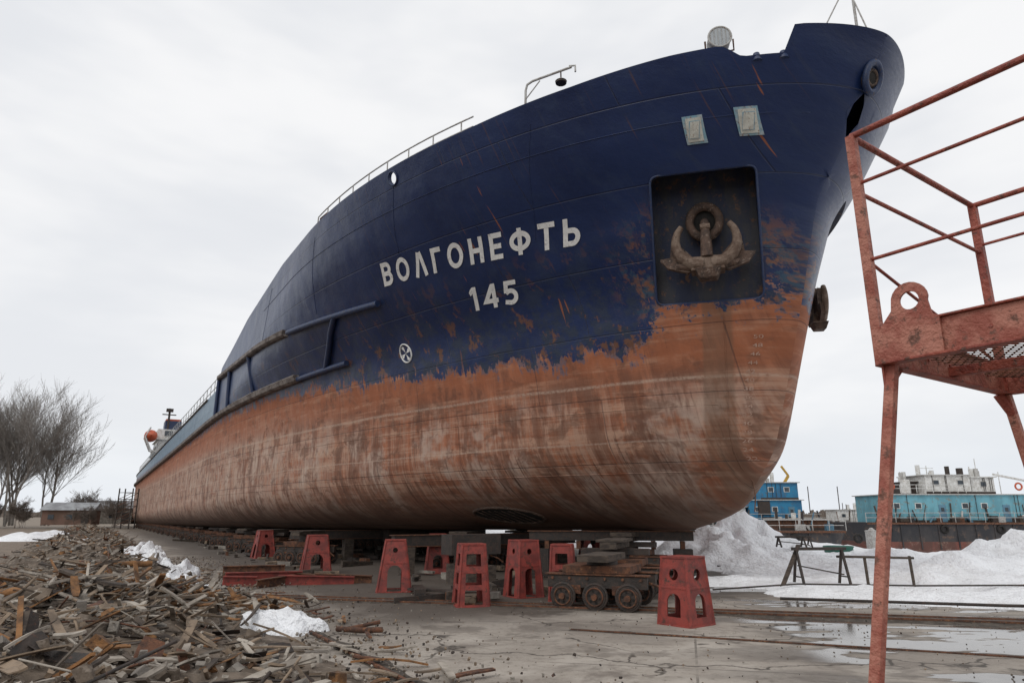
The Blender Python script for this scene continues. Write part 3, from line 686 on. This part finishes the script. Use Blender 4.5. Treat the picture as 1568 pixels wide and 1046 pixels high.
for i in range(260):
    s_=random.uniform(6,45);w_=random.uniform(-6,8.6) if s_>9 else random.uniform(3,8);p=sw(s_,w_,random.uniform(.03,.14));k=random.choice(['timber','dark','rust','timber','plank','stone'])
    R=Matrix.Rotation(random.uniform(0,3.14),3,'Z')@Matrix.Rotation(random.gauss(0,.06),3,'Y')
    a.box(p,(random.uniform(.2,1.6),random.uniform(.06,.25),random.uniform(.04,.2)),k,R)
a.build('blocking_timber')

# ---------------------------------------------------------------- work platform scaffold
a=MB()
C1=V((1.83,3.30,2.42));e1=V((1.21,.85,0)).normalized();e2=V((.86,-1.23,0)).normalized();Lp=1.48
C2=C1+e1*Lp;C4=C1+e2*Lp;C3=C2+e2*Lp
for p,q in((C1,C2),(C2,C3),(C3,C4),(C4,C1)):
    a.beam(p+UP*.09,q+UP*.09,.012,.17,'scafl');a.beam(p+UP*.005,q+UP*.005,.07,.012,'scaf');a.beam(p+UP*.181,q+UP*.181,.05,.010,'scaf')
n=30
for k in range(-n,n+1):
    for sgn in(1,-1):
        c_=k*Lp/n*1.5;L_=[]
        for t in(0,Lp):
            v_=(c_-t)/(sgn*1.6)
            if 0<=v_<=Lp: L_.append((t,v_))
            u_=c_-sgn*1.6*t
            if 0<=u_<=Lp: L_.append((u_,t))
        if len(L_)>=2:
            p,q=L_[0],max(L_[1:],key=lambda r:(r[0]-L_[0][0])**2+(r[1]-L_[0][1])**2)
            if (p[0]-q[0])**2+(p[1]-q[1])**2>.01:
                zz=.10+.004*sgn;a.beam(C1+e1*p[0]+e2*p[1]+UP*zz,C1+e1*q[0]+e2*q[1]+UP*zz,.008,.005,'rust')
a.beam(C1+e1*Lp*.5+UP*.05,C4+e1*Lp*.5+UP*.05,.05,.05,'scaf')
H=1.26
for C in(C1,C2,C3,C4): a.beam(C+UP*.0,C+UP*H,.046,.046,'scaf' if C is C2 else 'scafl',up=e1)
def rail(p,q,z,r=.017): a.cyl(p+UP*z,q+UP*z,r,'scaf',n=8)
for p,q in((C1,C4),(C1,C2),(C2,C3)): rail(p,q,H,.018)
for z in(.98,.55):
    for p,q in((C1,C4),(C2,C3)): rail(p,q,z,.010)
rail(C1,C2,.93,.012);a.cyl(C1+UP*.55,C2+UP*.18,.009,'scaf',n=8)
outer=[(0,0),(.30,0),(.30,.17),(.27,.19),(.26,.26)]+[(.18+.085*math.cos(t),.28+.085*math.sin(t)) for t in np.linspace(0,math.pi,12)]+[(.09,.24),(.03,.17),(0,.17)]
vs,fs=plate(outer,[circ(.18,.275,.045,20)],.014)
nn=e2.cross(UP)
a.add([C1+e2*v.x+UP*(v.y+.01)+nn*(v.z)+(-e1)*.02 for v in vs],fs,'scafl')
for C,dx_,dy_ in ((C1,-.30,-.06),(C2,.28,.10),(C3,.2,-.1),(C4,.1,-.3)):
    top=C+V((.05 if C is C1 else 0,0,0));bot=V((C.x+dx_*1.4,C.y+dy_*.6,0))
    a.beam(top,bot,.048,.048,'scafl',up=e1);a.box((bot.x,bot.y,.02),(.14,.14,.012),'scaf')
vs,fs=plate([(0,0),(.20,0),(.03,-.13),(0,-.13)],[],.01)
a.add([C1+e1*v.x+UP*v.y+(e1.cross(UP))*v.z+V((0,0,-.003)) for v in vs],fs,'scaf')
a.cyl(C2+V((-.05,0,.0)),C2+V((.02,0,-.12)),.03,'scaf',n=8)
for p,q in((C1,C4),(C1,C2)):
    for i in range(1,6):
        c_=p.lerp(q,i/6)+UP*.09;nn_=(q-p).normalized().cross(UP);a.cyl(c_-nn_*.012,c_+nn_*.012,.009,'scaf',n=6)
a.build('work_platform',bevel=.002)

# ---------------------------------------------------------------- track strips & rails
a=MB()
def trk(p,q,wd,rails=True,z=.044):
    p=V((*p,0));q=V((*q,0));dd=(q-p).normalized();sd=V((-dd.y,dd.x,0));n=90;vs=[]
    for i in range(n+1):
        c_=p.lerp(q,i/n)
        for j,t in enumerate((-1,-.33,.33,1)):
            e=.15*mnoise.noise(V((c_.x*2,c_.y*2,t*9))) if abs(t)==1 else 0
            pt=c_+sd*(wd/2*t+e);vs.append((pt.x,pt.y,z if abs(t)<1 else .0))
    a.add(vs,[(i*4+j,i*4+j+1,(i+1)*4+j+1,(i+1)*4+j) for i in range(n) for j in range(3)],'gravel',True)
    if rails:
        for t in(-.22,.22): a.beam(p+sd*t*wd+UP*(z+.006),q+sd*t*wd+UP*(z+.006),.04,.03,'rust')
trk((-7.5,16.0),(10.5,11.2),.85);trk((-2.9,10.9),(-.3,6.6),.26,False,.03);a.beam((-3.0,10.9,.035),(-.4,6.6,.035),.045,.03,'rust')
trk((.9,11.2),(9,8.0),.18,False,.03);a.beam((.9,11.15,.028),(9,7.95,.028),.03,.016,'rust')
a.build('slipway_track')
a=MB();a.tube([(-4.0,13.2,.06),(-3.9,12.4,.07),(-3.75,11.2,.06),(-3.4,10,.07),(-3.3,9,.06),(-3.5,7.8,.06),(-4.1,6.8,.06)],.018,'dark',6);a.build('steel_cable')
a=MB();a.tube([(-2.6,10.9,.07),(-2.2,10.65,.09),(-1.9,10.75,.08)],.04,'rust',8);a.tube([(-2.45,11.0,.06),(-2.0,11.1,.14)],.03,'rust',6);a.build('scrap_pipe')

# ---------------------------------------------------------------- snow
sedge=tab([(-30,-22),(-10,-9),(-3,-2.6),(-.5,.3),(4,2.0),(9,-1.4),(17,-7.6),(120,-11)],.8)
def snowh(x,y):
    s,w=tosw(x,y)
    edge=sedge(s)+.9*mnoise.noise(V((x*.35,y*.35,2)))+.4*mnoise.noise(V((x*1.3,y*1.3,2)))
    dep=edge-w
    n1=mnoise.noise(V((x*.16,y*.16,5)));n2=mnoise.noise(V((x*.5,y*.5,1)));n3=mnoise.noise(V((x*1.6,y*1.6,8)));n4=mnoise.noise(V((x*4,y*4,3)))
    h=-.15+.27*sst(0,2.5,dep)
    h+=sst(1,7,dep)*(.02+.16*n1+.20*n2)+(.09*n3+.05*n4)*sst(0,2,dep)
    h+=.45*sst(1,6,dep)*sst(13,19,s)*sst(-22,-14,w)*(1+.5*n2)
    for cx_,cy_,r,hh in((7.6,27.5,3.4,1.05),(10.0,28.5,2.4,.75),(16.6,23.5,2.6,.70),(18.6,24.5,2.6,.65),(13,21,1.6,.25),(-3,40,4,.5),(-14,52,5,.5),(25,27,4,.65),(10.8,18.8,1.4,.30),(8.2,15.4,1.1,.14),(5.2,18.5,1.2,.35),(13.6,26,2,.35)):
        q=((x-cx_)**2+(y-cy_)**2)/(r*r);h+=hh*math.exp(-q*2)*(1+.5*n2+.5*n3+.2*n4)
    return gz(x,y)+h
a=MB();xs=list(np.arange(-60,3,.8))+list(np.arange(3,28,.2))+list(np.arange(28,110,1.2));ys=list(np.arange(10,34,.2))+list(np.arange(34,110,1.2))
vs,fs=grid(xs,ys,snowh)
keep=[f for f in fs if max(vs[i][2]-gz(vs[i][0],vs[i][1]) for i in f)>-.12]
a.add(vs,keep,'snow',True);a.build('snow_field')
def snowpatch(x,y,rx_,ry_,h):
    a=MB();n=26;vs=[]
    for j in range(n+1):
        for i in range(n+1):
            u=-1+2*i/n;v=-1+2*j/n;r=u*u+v*v
            zz=h*(max(0,1-r)**.5)*(.7+.7*mnoise.noise(V((u*2.3+x,v*2.3+y,1))))+.14*h*mnoise.noise(V((u*8,v*8,x)))-.03
            k_=1+.3*mnoise.noise(V((u*1.5+x*3,v*1.5,4)))
            vs.append((u*rx_*k_,v*ry_*k_,zz if r<1 else -.08))
    m_=n+1;a.add(vs,[(j*m_+i,j*m_+i+1,(j+1)*m_+i+1,(j+1)*m_+i) for j in range(n) for i in range(n)],'snow',True)
    a.build('snow_patch',loc=(x,y,.02),rot=(0,0,random.uniform(-.3,.3)))
snowpatch(-3.6,11.05,.85,.5,.38)
snowpatch(-9.2,19.6,.7,.7,.6);snowpatch(-13.6,26.5,.8,1.3,.7);snowpatch(-8.0,17.2,.5,.6,.5);snowpatch(-10.8,21.5,.6,.7,.65);snowpatch(-24,40,1.5,3,.5);snowpatch(-34,52,3,4,.6);snowpatch(-6.1,14.3,.4,.35,.45);snowpatch(-16,31,.6,1.6,.65);snowpatch(-7.0,15.6,.45,.3,.45)

# ---------------------------------------------------------------- debris pile
a=MB()
def mound(s,w):
    e=max(0,1-((w-14.0)/2.95)**2)
    if e<=0: return -.06
    return -.06+e*(.42+.46*mnoise.noise(V((s*.32,w*.45,3)))+.26*mnoise.noise(V((s*1.0,w*1.0,7)))+.10*mnoise.noise(V((s*4,w*4,9)))+.22*math.exp(-((s-6.5)**2)/8))*(1 if s>-1 else .6)
ss=list(np.arange(-8,30,.14))+list(np.arange(30,100,.8));ww=list(np.arange(10.9,17.2,.16));vs=[]
for s_ in ss:
    for w_ in ww: p=sw(s_,w_);vs.append((p.x,p.y,mound(s_,w_)+.02*mnoise.noise(V((s_*9,w_*9,1)))))
m_=len(ww);a.add(vs,[(i*m_+j,i*m_+j+1,(i+1)*m_+j+1,(i+1)*m_+j) for i in range(len(ss)-1) for j in range(m_-1)],'soil',True)
def rrot(tilt=.35): return Matrix.Rotation(random.uniform(0,6.28),3,'Z')@Matrix.Rotation(random.gauss(0,tilt),3,'Y')@Matrix.Rotation(random.gauss(0,tilt),3,'X')
def rock(c,r,k):
    R=rrot(1);j=lambda: random.uniform(.65,1.15)
    vs=[V(c)+R@V((x*r*j(),y*r*j()*.8,z*r*j()*.65)) for x in(-1,1) for y in(-1,1) for z in(-1,1)]
    a.add(vs,[(0,1,3,2),(4,6,7,5),(0,4,5,1),(2,3,7,6),(0,2,6,4),(1,5,7,3)],k)
def splinter(c,L_,wd,t_,k,R):
    vs=[];n=4;b_=random.uniform(-.05,.05)*L_
    for i in range(n+1):
        t=-.5+i/n;e=1 if 0<i<n else random.uniform(.6,1.0);o_=random.uniform(-.12,.12)*wd if i in(0,n) else 0
        z=b_*(4*t*t-.5)
        for yy,zz in((-e,-1),(e,-1),(e,1),(-e,1)): vs.append(V(c)+R@V((t*L_,yy*wd/2+o_,z+zz*t_/2)))
    fs=[(0,1,2,3)[::-1],tuple(range(n*4,n*4+4))]+[(i*4+j,i*4+(j+1)%4,(i+1)*4+(j+1)%4,(i+1)*4+j) for i in range(n) for j in range(4)]
    a.add(vs,fs,k)
for i in range(9500):
    s_=-4+ (random.random()**1.8)*95;w_=random.gauss(13.8,1.25)
    if w_<11.0 or w_>17.4: continue
    if abs(w_-13.8)>1.8 and random.random()<.5: continue
    p=sw(s_,w_);h=max(0.02,mound(s_,w_));k=random.random();p.z=h+random.uniform(-.02,.08)
    big=1 if s_<30 else 1.6
    if k<.24: splinter(p+UP*.04,random.uniform(.15,1.0)*big*random.uniform(.5,1.25),random.uniform(.02,.11),random.uniform(.008,.028),random.choice(['plank','plank','plankg','plankg','timber','log']),rrot(.28))
    elif k<.32:
        L_=random.uniform(.2,1.3);R=rrot(.28);q=R@V((L_/2,0,0));a.tube([p-q,p+V((0,0,random.uniform(-.05,.05))),p+q],random.uniform(.006,.022),random.choice(['rust','dark','plankg','plank']),5)
    elif k<.345: splinter(p+UP*.02,random.uniform(.15,.5),random.uniform(.08,.24),.006,random.choice(['rust','dark']),rrot(.4))
    elif k<.47: rock(p,random.uniform(.025,.10),random.choice(['stone','soil','stone','log','soil','plank']))
    else: rock(p,random.uniform(.010,.034),random.choice(['stone','plank','plankg','soil','soil','plankg']))
def logpiece(c,L_,r,ang,k='log',tilt=0):
    R=Matrix.Rotation(ang,3,'Z')@Matrix.Rotation(tilt,3,'Y');q=R@V((L_/2,0,0));c=V(c);pts=[c-q+(2*q)*(i/8) for i in range(9)]
    pts=[pt+V((0,.03*mnoise.noise(V((i*.9,c.y,2))),.03*mnoise.noise(V((i*1.1,c.x,0))))) for i,pt in enumerate(pts)]
    a.tube(pts,r,k,9,rs=[r*(.8+.4*abs(mnoise.noise(V((i*.9,c.y,4))))) for i in range(9)])
def on(x,y,dz=.1): return (x,y,max(.02,mound(*tosw(x,y)))+dz)
logpiece(on(-6.3,11.3),1.2,.09,.05,tilt=.08);logpiece(on(-5.6,11.6),1.0,.065,.5,tilt=-.1);logpiece(on(-5.2,11.9),.9,.075,-.4);logpiece(on(-6.0,12.9),1.4,.055,.15,tilt=.12)
logpiece(on(-7.4,13.6),1.3,.065,-.3);logpiece(on(-5.1,8.6),.9,.05,.9,'plankg');logpiece(on(-4.9,12.4),.8,.05,1.0);logpiece(on(-6.8,10.3),1.0,.065,-.2,tilt=-.15);logpiece(on(-8.4,15.2),1.4,.07,.7)
for x,y,L_,an,ti in((-5.9,10.6,1.6,.3,.15),(-6.6,12.1,1.9,-.25,-.12),(-7.6,12.8,1.7,.8,.18),(-5.6,9.6,1.4,-.5,.1),(-8.6,14.2,1.8,.2,-.2),(-9.8,17.0,2.0,.5,.15),(-4.9,10.4,1.1,.9,.05),(-7.0,14.6,1.8,-.7,.1)):
    splinter(on(x,y,.14),L_,.13,.035,random.choice(['plankg','plank','timber']),Matrix.Rotation(an,3,'Z')@Matrix.Rotation(ti,3,'Y'))
for i in range(340):
    x=random.gauss(-5.6,.8);y=random.gauss(12.1,1.1);splinter(on(x,y,random.uniform(.03,.17)),random.uniform(.2,1.0),random.uniform(.03,.11),random.uniform(.01,.03),random.choice(['log','plank','log','timber','plankg','plankg']),rrot(.3))
for i in range(240):
    x=random.gauss(-5.1,.55);y=random.gauss(8.7,.8);splinter(on(x,y,random.uniform(.02,.12)),random.uniform(.12,.7),random.uniform(.015,.06),random.uniform(.006,.02),random.choice(['plank','plank','timber','plankg','plankg']),rrot(.3))
for i in range(2400):
    s_=random.uniform(-3,26);w_=11.4-abs(random.gauss(0,1.0));p=sw(s_,w_)
    if w_<8.2: continue
    p.z=.045;rock(p,random.uniform(.005,.022),random.choice(['stone','plank','dark','soil']))
for i in range(60):
    s_=random.uniform(0,18);p=sw(s_,random.uniform(10.2,11.4),.07);splinter(p,random.uniform(.2,.9),random.uniform(.03,.1),.02,random.choice(['plank','log','plankg','rust']),rrot(.06))
a.build('debris_pile')
a=MB()
for i in range(900):
    p=V((random.uniform(-5,10),random.uniform(7,17),.04));rock(p,random.uniform(.004,.013),random.choice(['stone','soil','dark','plank']))
a.build('apron_grit')
a=MB()
for c_,L_,ang,k in(((-6.4,18.6,.18),1.9,.5,'redpaint'),((-5.6,19.0,.12),1.7,-.25,'rust'),((-5.0,18.4,.10),1.9,.15,'redpaint'),((-6.9,19.2,.30),1.6,.1,'rust'),((-5.9,18.0,.10),1.2,1.1,'rust'),((-4.4,18.8,.10),1.5,-.05,'rust'),((-6.8,18.0,.12),.8,.3,'redpaint')):
    R=Matrix.Rotation(ang,3,'Z')@Matrix.Rotation(random.uniform(-.06,.06),3,'Y')
    a.box(c_,(L_,.02,.2),k,R);a.box(V(c_)+R@V((0,0,.105)),(L_,.16,.02),k,R);a.box(V(c_)-R@V((0,0,.105)),(L_,.16,.02),k,R)
a.build('steel_girders')
# ---------------------------------------------------------------- yard clutter on the right
def trestle(x,y,z,L_,H,ang,name='iron_trestle',k='dark'):
    a=MB()
    for q in(-1,1):
        a.beam((q*L_/2,-.25,0),(q*L_/2,0,H),.05,.05,k);a.beam((q*L_/2,.25,0),(q*L_/2,0,H),.05,.05,k);a.beam((q*L_/2,-.2,H*.25),(q*L_/2,.2,H*.25),.03,.03,k)
    a.beam((-L_/2-.1,0,H),(L_/2+.1,0,H),.09,.07,k);a.beam((-L_/2,0,H*.55),(L_/2,0,H*.3),.03,.03,k)
    a.build(name,loc=(x,y,z),rot=(0,0,ang))
trestle(7.4,17.2,.08,1.15,.85,.1)
a=MB();a.beam((6.2,16.6,.08),(7.0,17.4,1.0),.09,.05,'timber');a.build('leaning_plank')
a=MB()
for x_ in(8.6,9.7): a.cyl((x_,17.4,0),(x_,17.45,.75),.035,'timber',n=6)
a.cyl((7.9,17.4,.74),(9.8,17.45,.70),.03,'timber',n=6);a.build('pole_rail')
trestle(10.2,26,.6,.9,.35,.0);trestle(16.6,21.5,.55,.9,.3,.3);trestle(12.4,31,.3,1.2,.5,.1)
a=MB();a.cyl((0,0,0),(0,0,.35),.55,'green',r2=.6,n=16);a.torus((0,0,.35),(0,0,1),.6,.03,'green');a.build('green_tub',loc=(14.2,31,.05))
a=MB();a.cyl((0,0,0),(0,0,.8),.28,'pipe',n=16);a.torus((0,0,.8),(0,0,1),.27,.03,'pipe');a.cyl((0,0,.8),(0,0,.95),.2,'pipe',r2=.05,n=12);a.build('metal_drum',loc=(17,33.5,.2))
a=MB();a.tube([(4.5,16.2,.10),(6.5,16.4,.20),(9,16.0,.2),(12,15.6,.25),(15,15.2,.25)],.02,'dark',5);a.tube([(5.4,14.6,.09),(9,13.4,.1),(14,12.4,.1)],.03,'dark',5);a.build('mooring_rope')
# ---------------------------------------------------------------- laid-up vessels behind
def barge(x0,x1,y,wid,zb_,zd,name,houses,extras=None):
    a=MB();L_=x1-x0
    def sec(z,inset): return [(x0+inset,-wid/2*.5,z),(x0+2.5+inset*.3,-wid/2,z),(x1-2.5,-wid/2,z),(x1-inset,-wid/2*.5,z),(x1-inset,wid/2*.5,z),(x1-2.5,wid/2,z),(x0+2.5,wid/2,z),(x0+inset,wid/2*.5,z)]
    prev=None
    for z,ins,k in [(zb_,2.2,'bboot'),(zb_+(zd-zb_)*.45,.8,'bhull'),(zd,0,'bhull')]:
        cur=sec(z,ins)
        if prev: a.add(prev[0]+cur,[(i,(i+1)%8,(i+1)%8+8,i+8) for i in range(8)],prev[1])
        prev=(cur,k)
    a.add(prev[0],[tuple(range(8))],'dark')
    for i in range(int(L_/2)):
        x=x0+2.5+i*2
        if x<x1-2.5: a.box((x,-wid/2-.02,(zb_+zd)/2+.3),(.12,.14,(zd-zb_)*.7),'bhull')
        if i%3==0: a.torus((x+.6,-wid/2-.12,zd-.7),(0,1,0),.35,.13,'black',N=12,n=6)
    a.beam((x0+1,-wid/2-.06,zd-.1),(x1-1,-wid/2-.06,zd-.1),.25,.2,'rust')
    for i in range(int(L_/1.6)): a.cyl((x0+1+i*1.6,-wid/2+.2,zd),(x0+1+i*1.6,-wid/2+.2,zd+1.0),.035,'pipe',n=5)
    for h in(.5,1.0): a.cyl((x0+1,-wid/2+.2,zd+h),(x1-1,-wid/2+.2,zd+h),.03,'pipe',n=5)
    for i in range(int(L_/.8)):
        x=random.uniform(x0+2,x1-2);k=random.choice(['dark','rust','bhull','pipe','timber','lblue'])
        if random.random()<.5: a.box((x,-wid/2+random.uniform(.5,1.2),zd+.25),(random.uniform(.3,1.4),.5,random.uniform(.3,.9)),k)
        else: a.cyl((x,-wid/2+.8,zd),(x+random.uniform(-.6,.6),-wid/2+.8,zd+random.uniform(.6,2.2)),random.uniform(.04,.15),k,n=7)
    for (cx_,cy_,z0_,lx,ly,lz,k,win) in houses:
        a.box((cx_,cy_,z0_+lz/2),(lx,ly,lz),k);a.box((cx_,cy_,z0_+lz+.05),(lx+.5,ly+.5,.1),'pipe' if random.random()<.5 else k)
        a.box((cx_,cy_-ly/2-.01,z0_+.12),(lx,.06,.24),'dark')
        nw=int(lx/2.1)
        for i in range(nw if win else 0):
            x=cx_-lx/2+(i+.5)*lx/nw+random.uniform(-.25,.25)
            if i%3==2: a.box((x,cy_-ly/2-.01,z0_+.95),(.75,.08,1.8),'lblue');a.box((x,cy_-ly/2-.03,z0_+1.35),(.35,.08,.4),'glass')
            else: a.box((x,cy_-ly/2-.01,z0_+lz*.60),(.72,.06,.62),'white' if k!='white' else 'pipe');a.box((x,cy_-ly/2-.03,z0_+lz*.60),(.56,.08,.48),'glass')
        for q in range(4):
            x=cx_+random.uniform(-.4,.4)*lx;hh=random.uniform(.4,1.4);a.cyl((x,cy_,z0_+lz),(x,cy_,z0_+lz+hh),random.choice([.06,.15,.25]),random.choice(['dark','pipe','white']),n=8)
            a.beam((x,cy_-ly/2-.05,z0_+.3),(x,cy_-ly/2-.05,z0_+lz),.04,.04,'dark')
    if extras: extras(a)
    return a.build(name,loc=(0,y,0))
def ex1(a):
    for x,h in((43.6,4.5),(47.8,3.2),(53.5,4),(56,2.5)): a.cyl((x,0,4.1),(x,0,4.1+h),.05,'white',n=5)
    a.box((47.8,0,7.0),(1.6,.06,.06),'white');a.cyl((44,-2,4.1),(44,-2,5.6),.5,'white',n=14);a.cyl((51.6,0,6.2),(51.6,0,7.0),.35,'dark',n=10)
    for x in(41.5,55.5,57.3): a.torus((x,-3.6,4.8),(0,1,0),.36,.1,'orange',N=14,n=6)
    a.beam((54,-2,6.2),(60,-2,5.0),.2,.2,'white');a.cyl((58.7,-2,1.2),(58.7,-2,6.2),.12,'white',n=6)
    for i in range(11): a.cyl((40.8+i*.9,-3.4,4.1),(40.8+i*.9,-3.4,5.0),.035,'white',n=4)
    a.beam((40.5,-3.4,5.0),(50,-3.4,5.0),.05,.05,'white');a.beam((40.5,-3.4,4.6),(50,-3.4,4.6),.04,.04,'white')
barge(37,72,80,9,-2.6,1.0,'dredger_barge',[(49.2,0,1.0,16.6,7,2.9,'cyan',True),(48.5,0,4.05,5.0,5,2.0,'white',True),(45.2,.5,4.05,1.3,3,1.3,'dark',False),(52.7,0,4.05,2.6,4,1.8,'white',True),(66,0,1.0,8,7,2.7,'cyan',True),(64,0,3.7,4,4,2.2,'white',True)],ex1)
def ex2(a):
    a.beam((33.2,0,4),(35.0,0,6.6),.3,.3,'yellow');a.beam((35.0,0,6.6),(34.2,0,7.8),.22,.22,'yellow');a.box((33.0,0,5.0),(1.2,1.2,1.2),'yellow')
    a.cyl((31,0,5.8),(31,0,7.0),.9,'pipe',n=14);a.cyl((28.5,0,5),(28.5,0,8),.05,'white',n=5)
    a.box((30.5,-3.1,2.6),(1.4,.1,1.6),'dark')
barge(24,38,88,8,-2.6,.9,'crane_vessel',[(31.9,0,.9,6.4,6,2.6,'brightblue',True),(32.7,0,3.6,4.6,5,2.0,'brightblue',True),(26.8,0,.9,3.2,5,1.8,'white',True)],ex2)
def ex3(a):
    for x in(42,45,50,55): a.cyl((x,0,2),(x,0,6.5),.08,'dark',n=5)
    a.beam((42,0,4),(48,0,2.4),.15,.15,'rust')
barge(38,64,118,8,-2.6,.4,'rusty_barge',[(44,0,.4,6,5,2.6,'brick',True),(56,0,.4,5,4,2.2,'white',True)],ex3)
barge(12,33,72,8,-2.6,.3,'flat_barge',[(20,0,.3,4,4,1.5,'bhull',False),(29,0,.3,5,3,1.0,'rust',False)])
barge(-40,-6,120,8,-2.6,.6,'laid_up_vessel',[(-20,0,.6,8,5,2.6,'cyan',True)])
a=MB();a.cyl((0,0,0),(0,0,2.6),2.0,'lblue',n=30);a.torus((0,0,2.6),(0,0,1),2.0,.06,'pipe');a.cyl((0,0,2.6),(0,0,3.1),2.0,'pipe',r2=.3,n=30);a.build('storage_tank',loc=(31.5,40,-.9))
# ---------------------------------------------------------------- trees
def tree(x,y,z,H,seed,name='bare_tree',k='bark',dens=1.0,spread=.30):
    rnd=random.Random(seed);a=MB();vs=[];fs=[]
    def seg(p,q,r1,r2,n):
        d_=(q-p).normalized();xx=d_.orthogonal().normalized();yy=d_.cross(xx);o=len(vs)
        for c_,r in((p,r1),(q,r2)):
            for i in range(n): t=2*math.pi*i/n;vs.append(c_+xx*r*math.cos(t)+yy*r*math.sin(t))
        for i in range(n): fs.append((o+i,o+(i+1)%n,o+n+(i+1)%n,o+n+i))
    def br(p,d_,L_,r,lev):
        nseg=4 if lev<2 else 3
        for i in range(nseg):
            d2=(d_+V((rnd.gauss(0,.08),rnd.gauss(0,.08),rnd.gauss(.06,.05)))).normalized();q=p+d2*(L_/nseg);r2=r*(.80 if lev else .86)
            seg(p,q,r,r2,6 if lev==0 else 3)
            if lev<4:
                nb=(3 if lev==0 and i>0 else 2)
                if lev==0 and i==0: nb=0
                for _ in range(nb):
                    if rnd.random()>dens: continue
                    az=rnd.uniform(0,6.28);sp_=rnd.uniform(.6,1.3)*spread*(1.6 if lev==0 else 1.25)
                    o_=d2.orthogonal().normalized();o_=Matrix.Rotation(az,3,d2)@o_
                    dd=(d2+o_*sp_*1.3+V((0,0,.18))).normalized()
                    br(q,dd,L_*rnd.uniform(.45,.70),max(.015,r2*rnd.uniform(.42,.6)),lev+1)
            p=q;d_=d2;r=r2
    for i in range(rnd.choice([3,4])): br(V((rnd.uniform(-.9,.9),rnd.uniform(-.9,.9),-.2)),V((rnd.gauss(0,.16),rnd.gauss(0,.12),1)).normalized(),H*rnd.uniform(.46,.58),H*.010,0)
    a.add(vs,fs,k);return a.build(name,loc=(x,y,z))
for i,(x,y,H) in enumerate(((-77,98,17.5),(-73.5,104,18),(-70.5,97,17),(-68.5,104,16),(-82,106,17),(-75,92,15))):
    tree(x,y,.5,H,i+3,dens=.88,spread=.33)
for i in range(9): tree(-76+i*2.8+random.uniform(-1,1),94+random.uniform(-3,6),.3,random.uniform(2.5,5.0),50+i,'bare_shrub','bushm',.8,.6)
a=MB()
for i in range(1500):
    t=random.random();x=-420+t*1000;y=520+random.uniform(0,60);h=random.uniform(3,7)+3*mnoise.noise(V((x*.02,0,0)))
    a.add([(x-random.uniform(1,4),y,-3),(x+random.uniform(1,4),y,-3),(x+random.uniform(0,2),y,h),(x-random.uniform(0,2),y,h*.9)],[(0,1,2,3)],'bushm')
a.build('distant_treeline')
def shed(x,y,z,lx,ly,h,name,k='brick'):
    a=MB();a.box((0,0,h/2),(lx,ly,h),k)
    rf=[(-lx/2-.3,-ly/2-.3,h),(lx/2+.3,-ly/2-.3,h),(lx/2+.3,ly/2+.3,h),(-lx/2-.3,ly/2+.3,h),(-lx/2-.3,0,h+ly*.3),(lx/2+.3,0,h+ly*.3)]
    a.add([(p[0],p[1],p[2]+.01) for p in rf],[(0,1,5,4),(2,3,4,5),(0,4,3),(1,2,5),(3,2,1,0)],'roof')
    for i in range(int(lx/2.2)): a.box((-lx/2+1.1+i*2.2,-ly/2-.02,h*.55),(.7,.08,.6),'glass')
    a.box((lx/2-.8,-ly/2-.03,h*.4),(.9,.08,h*.75),'dark');a.build(name,loc=(x,y,z),rot=(0,0,.25))
shed(-60,96,.5,6,3.5,1.9,'low_shed');shed(-60,106,.5,6,4,2.2,'grey_shed','stone')
a=MB()
for q in(-1,1):
    for r in(-1,1): a.beam((q*.9,r*.7,0),(q*.9,r*.7,5.2),.12,.12,'dark')
for i in range(6):
    for r in(-.7,.7): a.beam((-.9,r,.85*i+.4),(.9,r,.85*i+.4),.07,.07,'dark');a.beam((-.9,r,.85*i+.4),(.9,r,.85*(i+1)+.4 if i<5 else .85*i+.4),.06,.06,'rust')
p=sw(99,9.8);a.build('access_tower',loc=(p.x,p.y,0))

# ---------------------------------------------------------------- world, sun, camera
w=bpy.data.worlds.new('World');scene.world=w;w.use_nodes=True;nt=w.node_tree;b=NB(nt);bg=nt.nodes['Background']
el,az=math.radians(48),math.radians(215)
sky=b.n('ShaderNodeTexSky',sky_type='NISHITA');sky.sun_disc=False;sky.sun_elevation=el;sky.sun_rotation=az
tc=b.n('ShaderNodeTexCoord').outputs['Generated']
cl=b.noise(b.scale(tc,1,1,2.6,(1.3,.4,.2)),1.7,4,.55,.4);cl2=b.noise(b.scale(tc,1,1,3.5,(4,2,0)),4.5,3,.6)
f=b.math('ADD',b.math('MULTIPLY',cl,.75),b.math('MULTIPLY',cl2,.25))
cc=b.mix(b.ramp(f,.36,.60),(8.35,8.5,8.8),(9.8,9.8,9.85))
sp=b.n('ShaderNodeSeparateXYZ');b.l(tc,sp.inputs[0])
lowb=b.ramp(sp.outputs[2],.14,.0);cc=b.mix(b.math('MULTIPLY',lowb,.5),cc,(7.4,8.1,9.1))
skyc=b.mix(.94,sky.outputs[0],cc)
b.l(skyc,bg.inputs[0]);bg.inputs[1].default_value=.1
sl=bpy.data.lights.new('sun','SUN');sl.energy=.8;sl.angle=math.radians(25);sl.color=(1,.97,.92);so=link(bpy.data.objects.new('sun',sl))
dv=V((math.sin(az)*math.cos(el),math.cos(az)*math.cos(el),math.sin(el)));so.rotation_euler=dv.to_track_quat('Z','Y').to_euler();so.location=(0,0,60)
c=bpy.data.cameras.new('camera');co=link(bpy.data.objects.new('camera',c));c.lens=24;c.sensor_width=36;c.clip_end=6000;c.clip_start=.05
co.location=(0,0,1.7);co.rotation_euler=(math.radians(104.3),0,0);scene.camera=co
scene.view_settings.view_transform='Standard';scene.view_settings.look='None';scene.view_settings.exposure=0
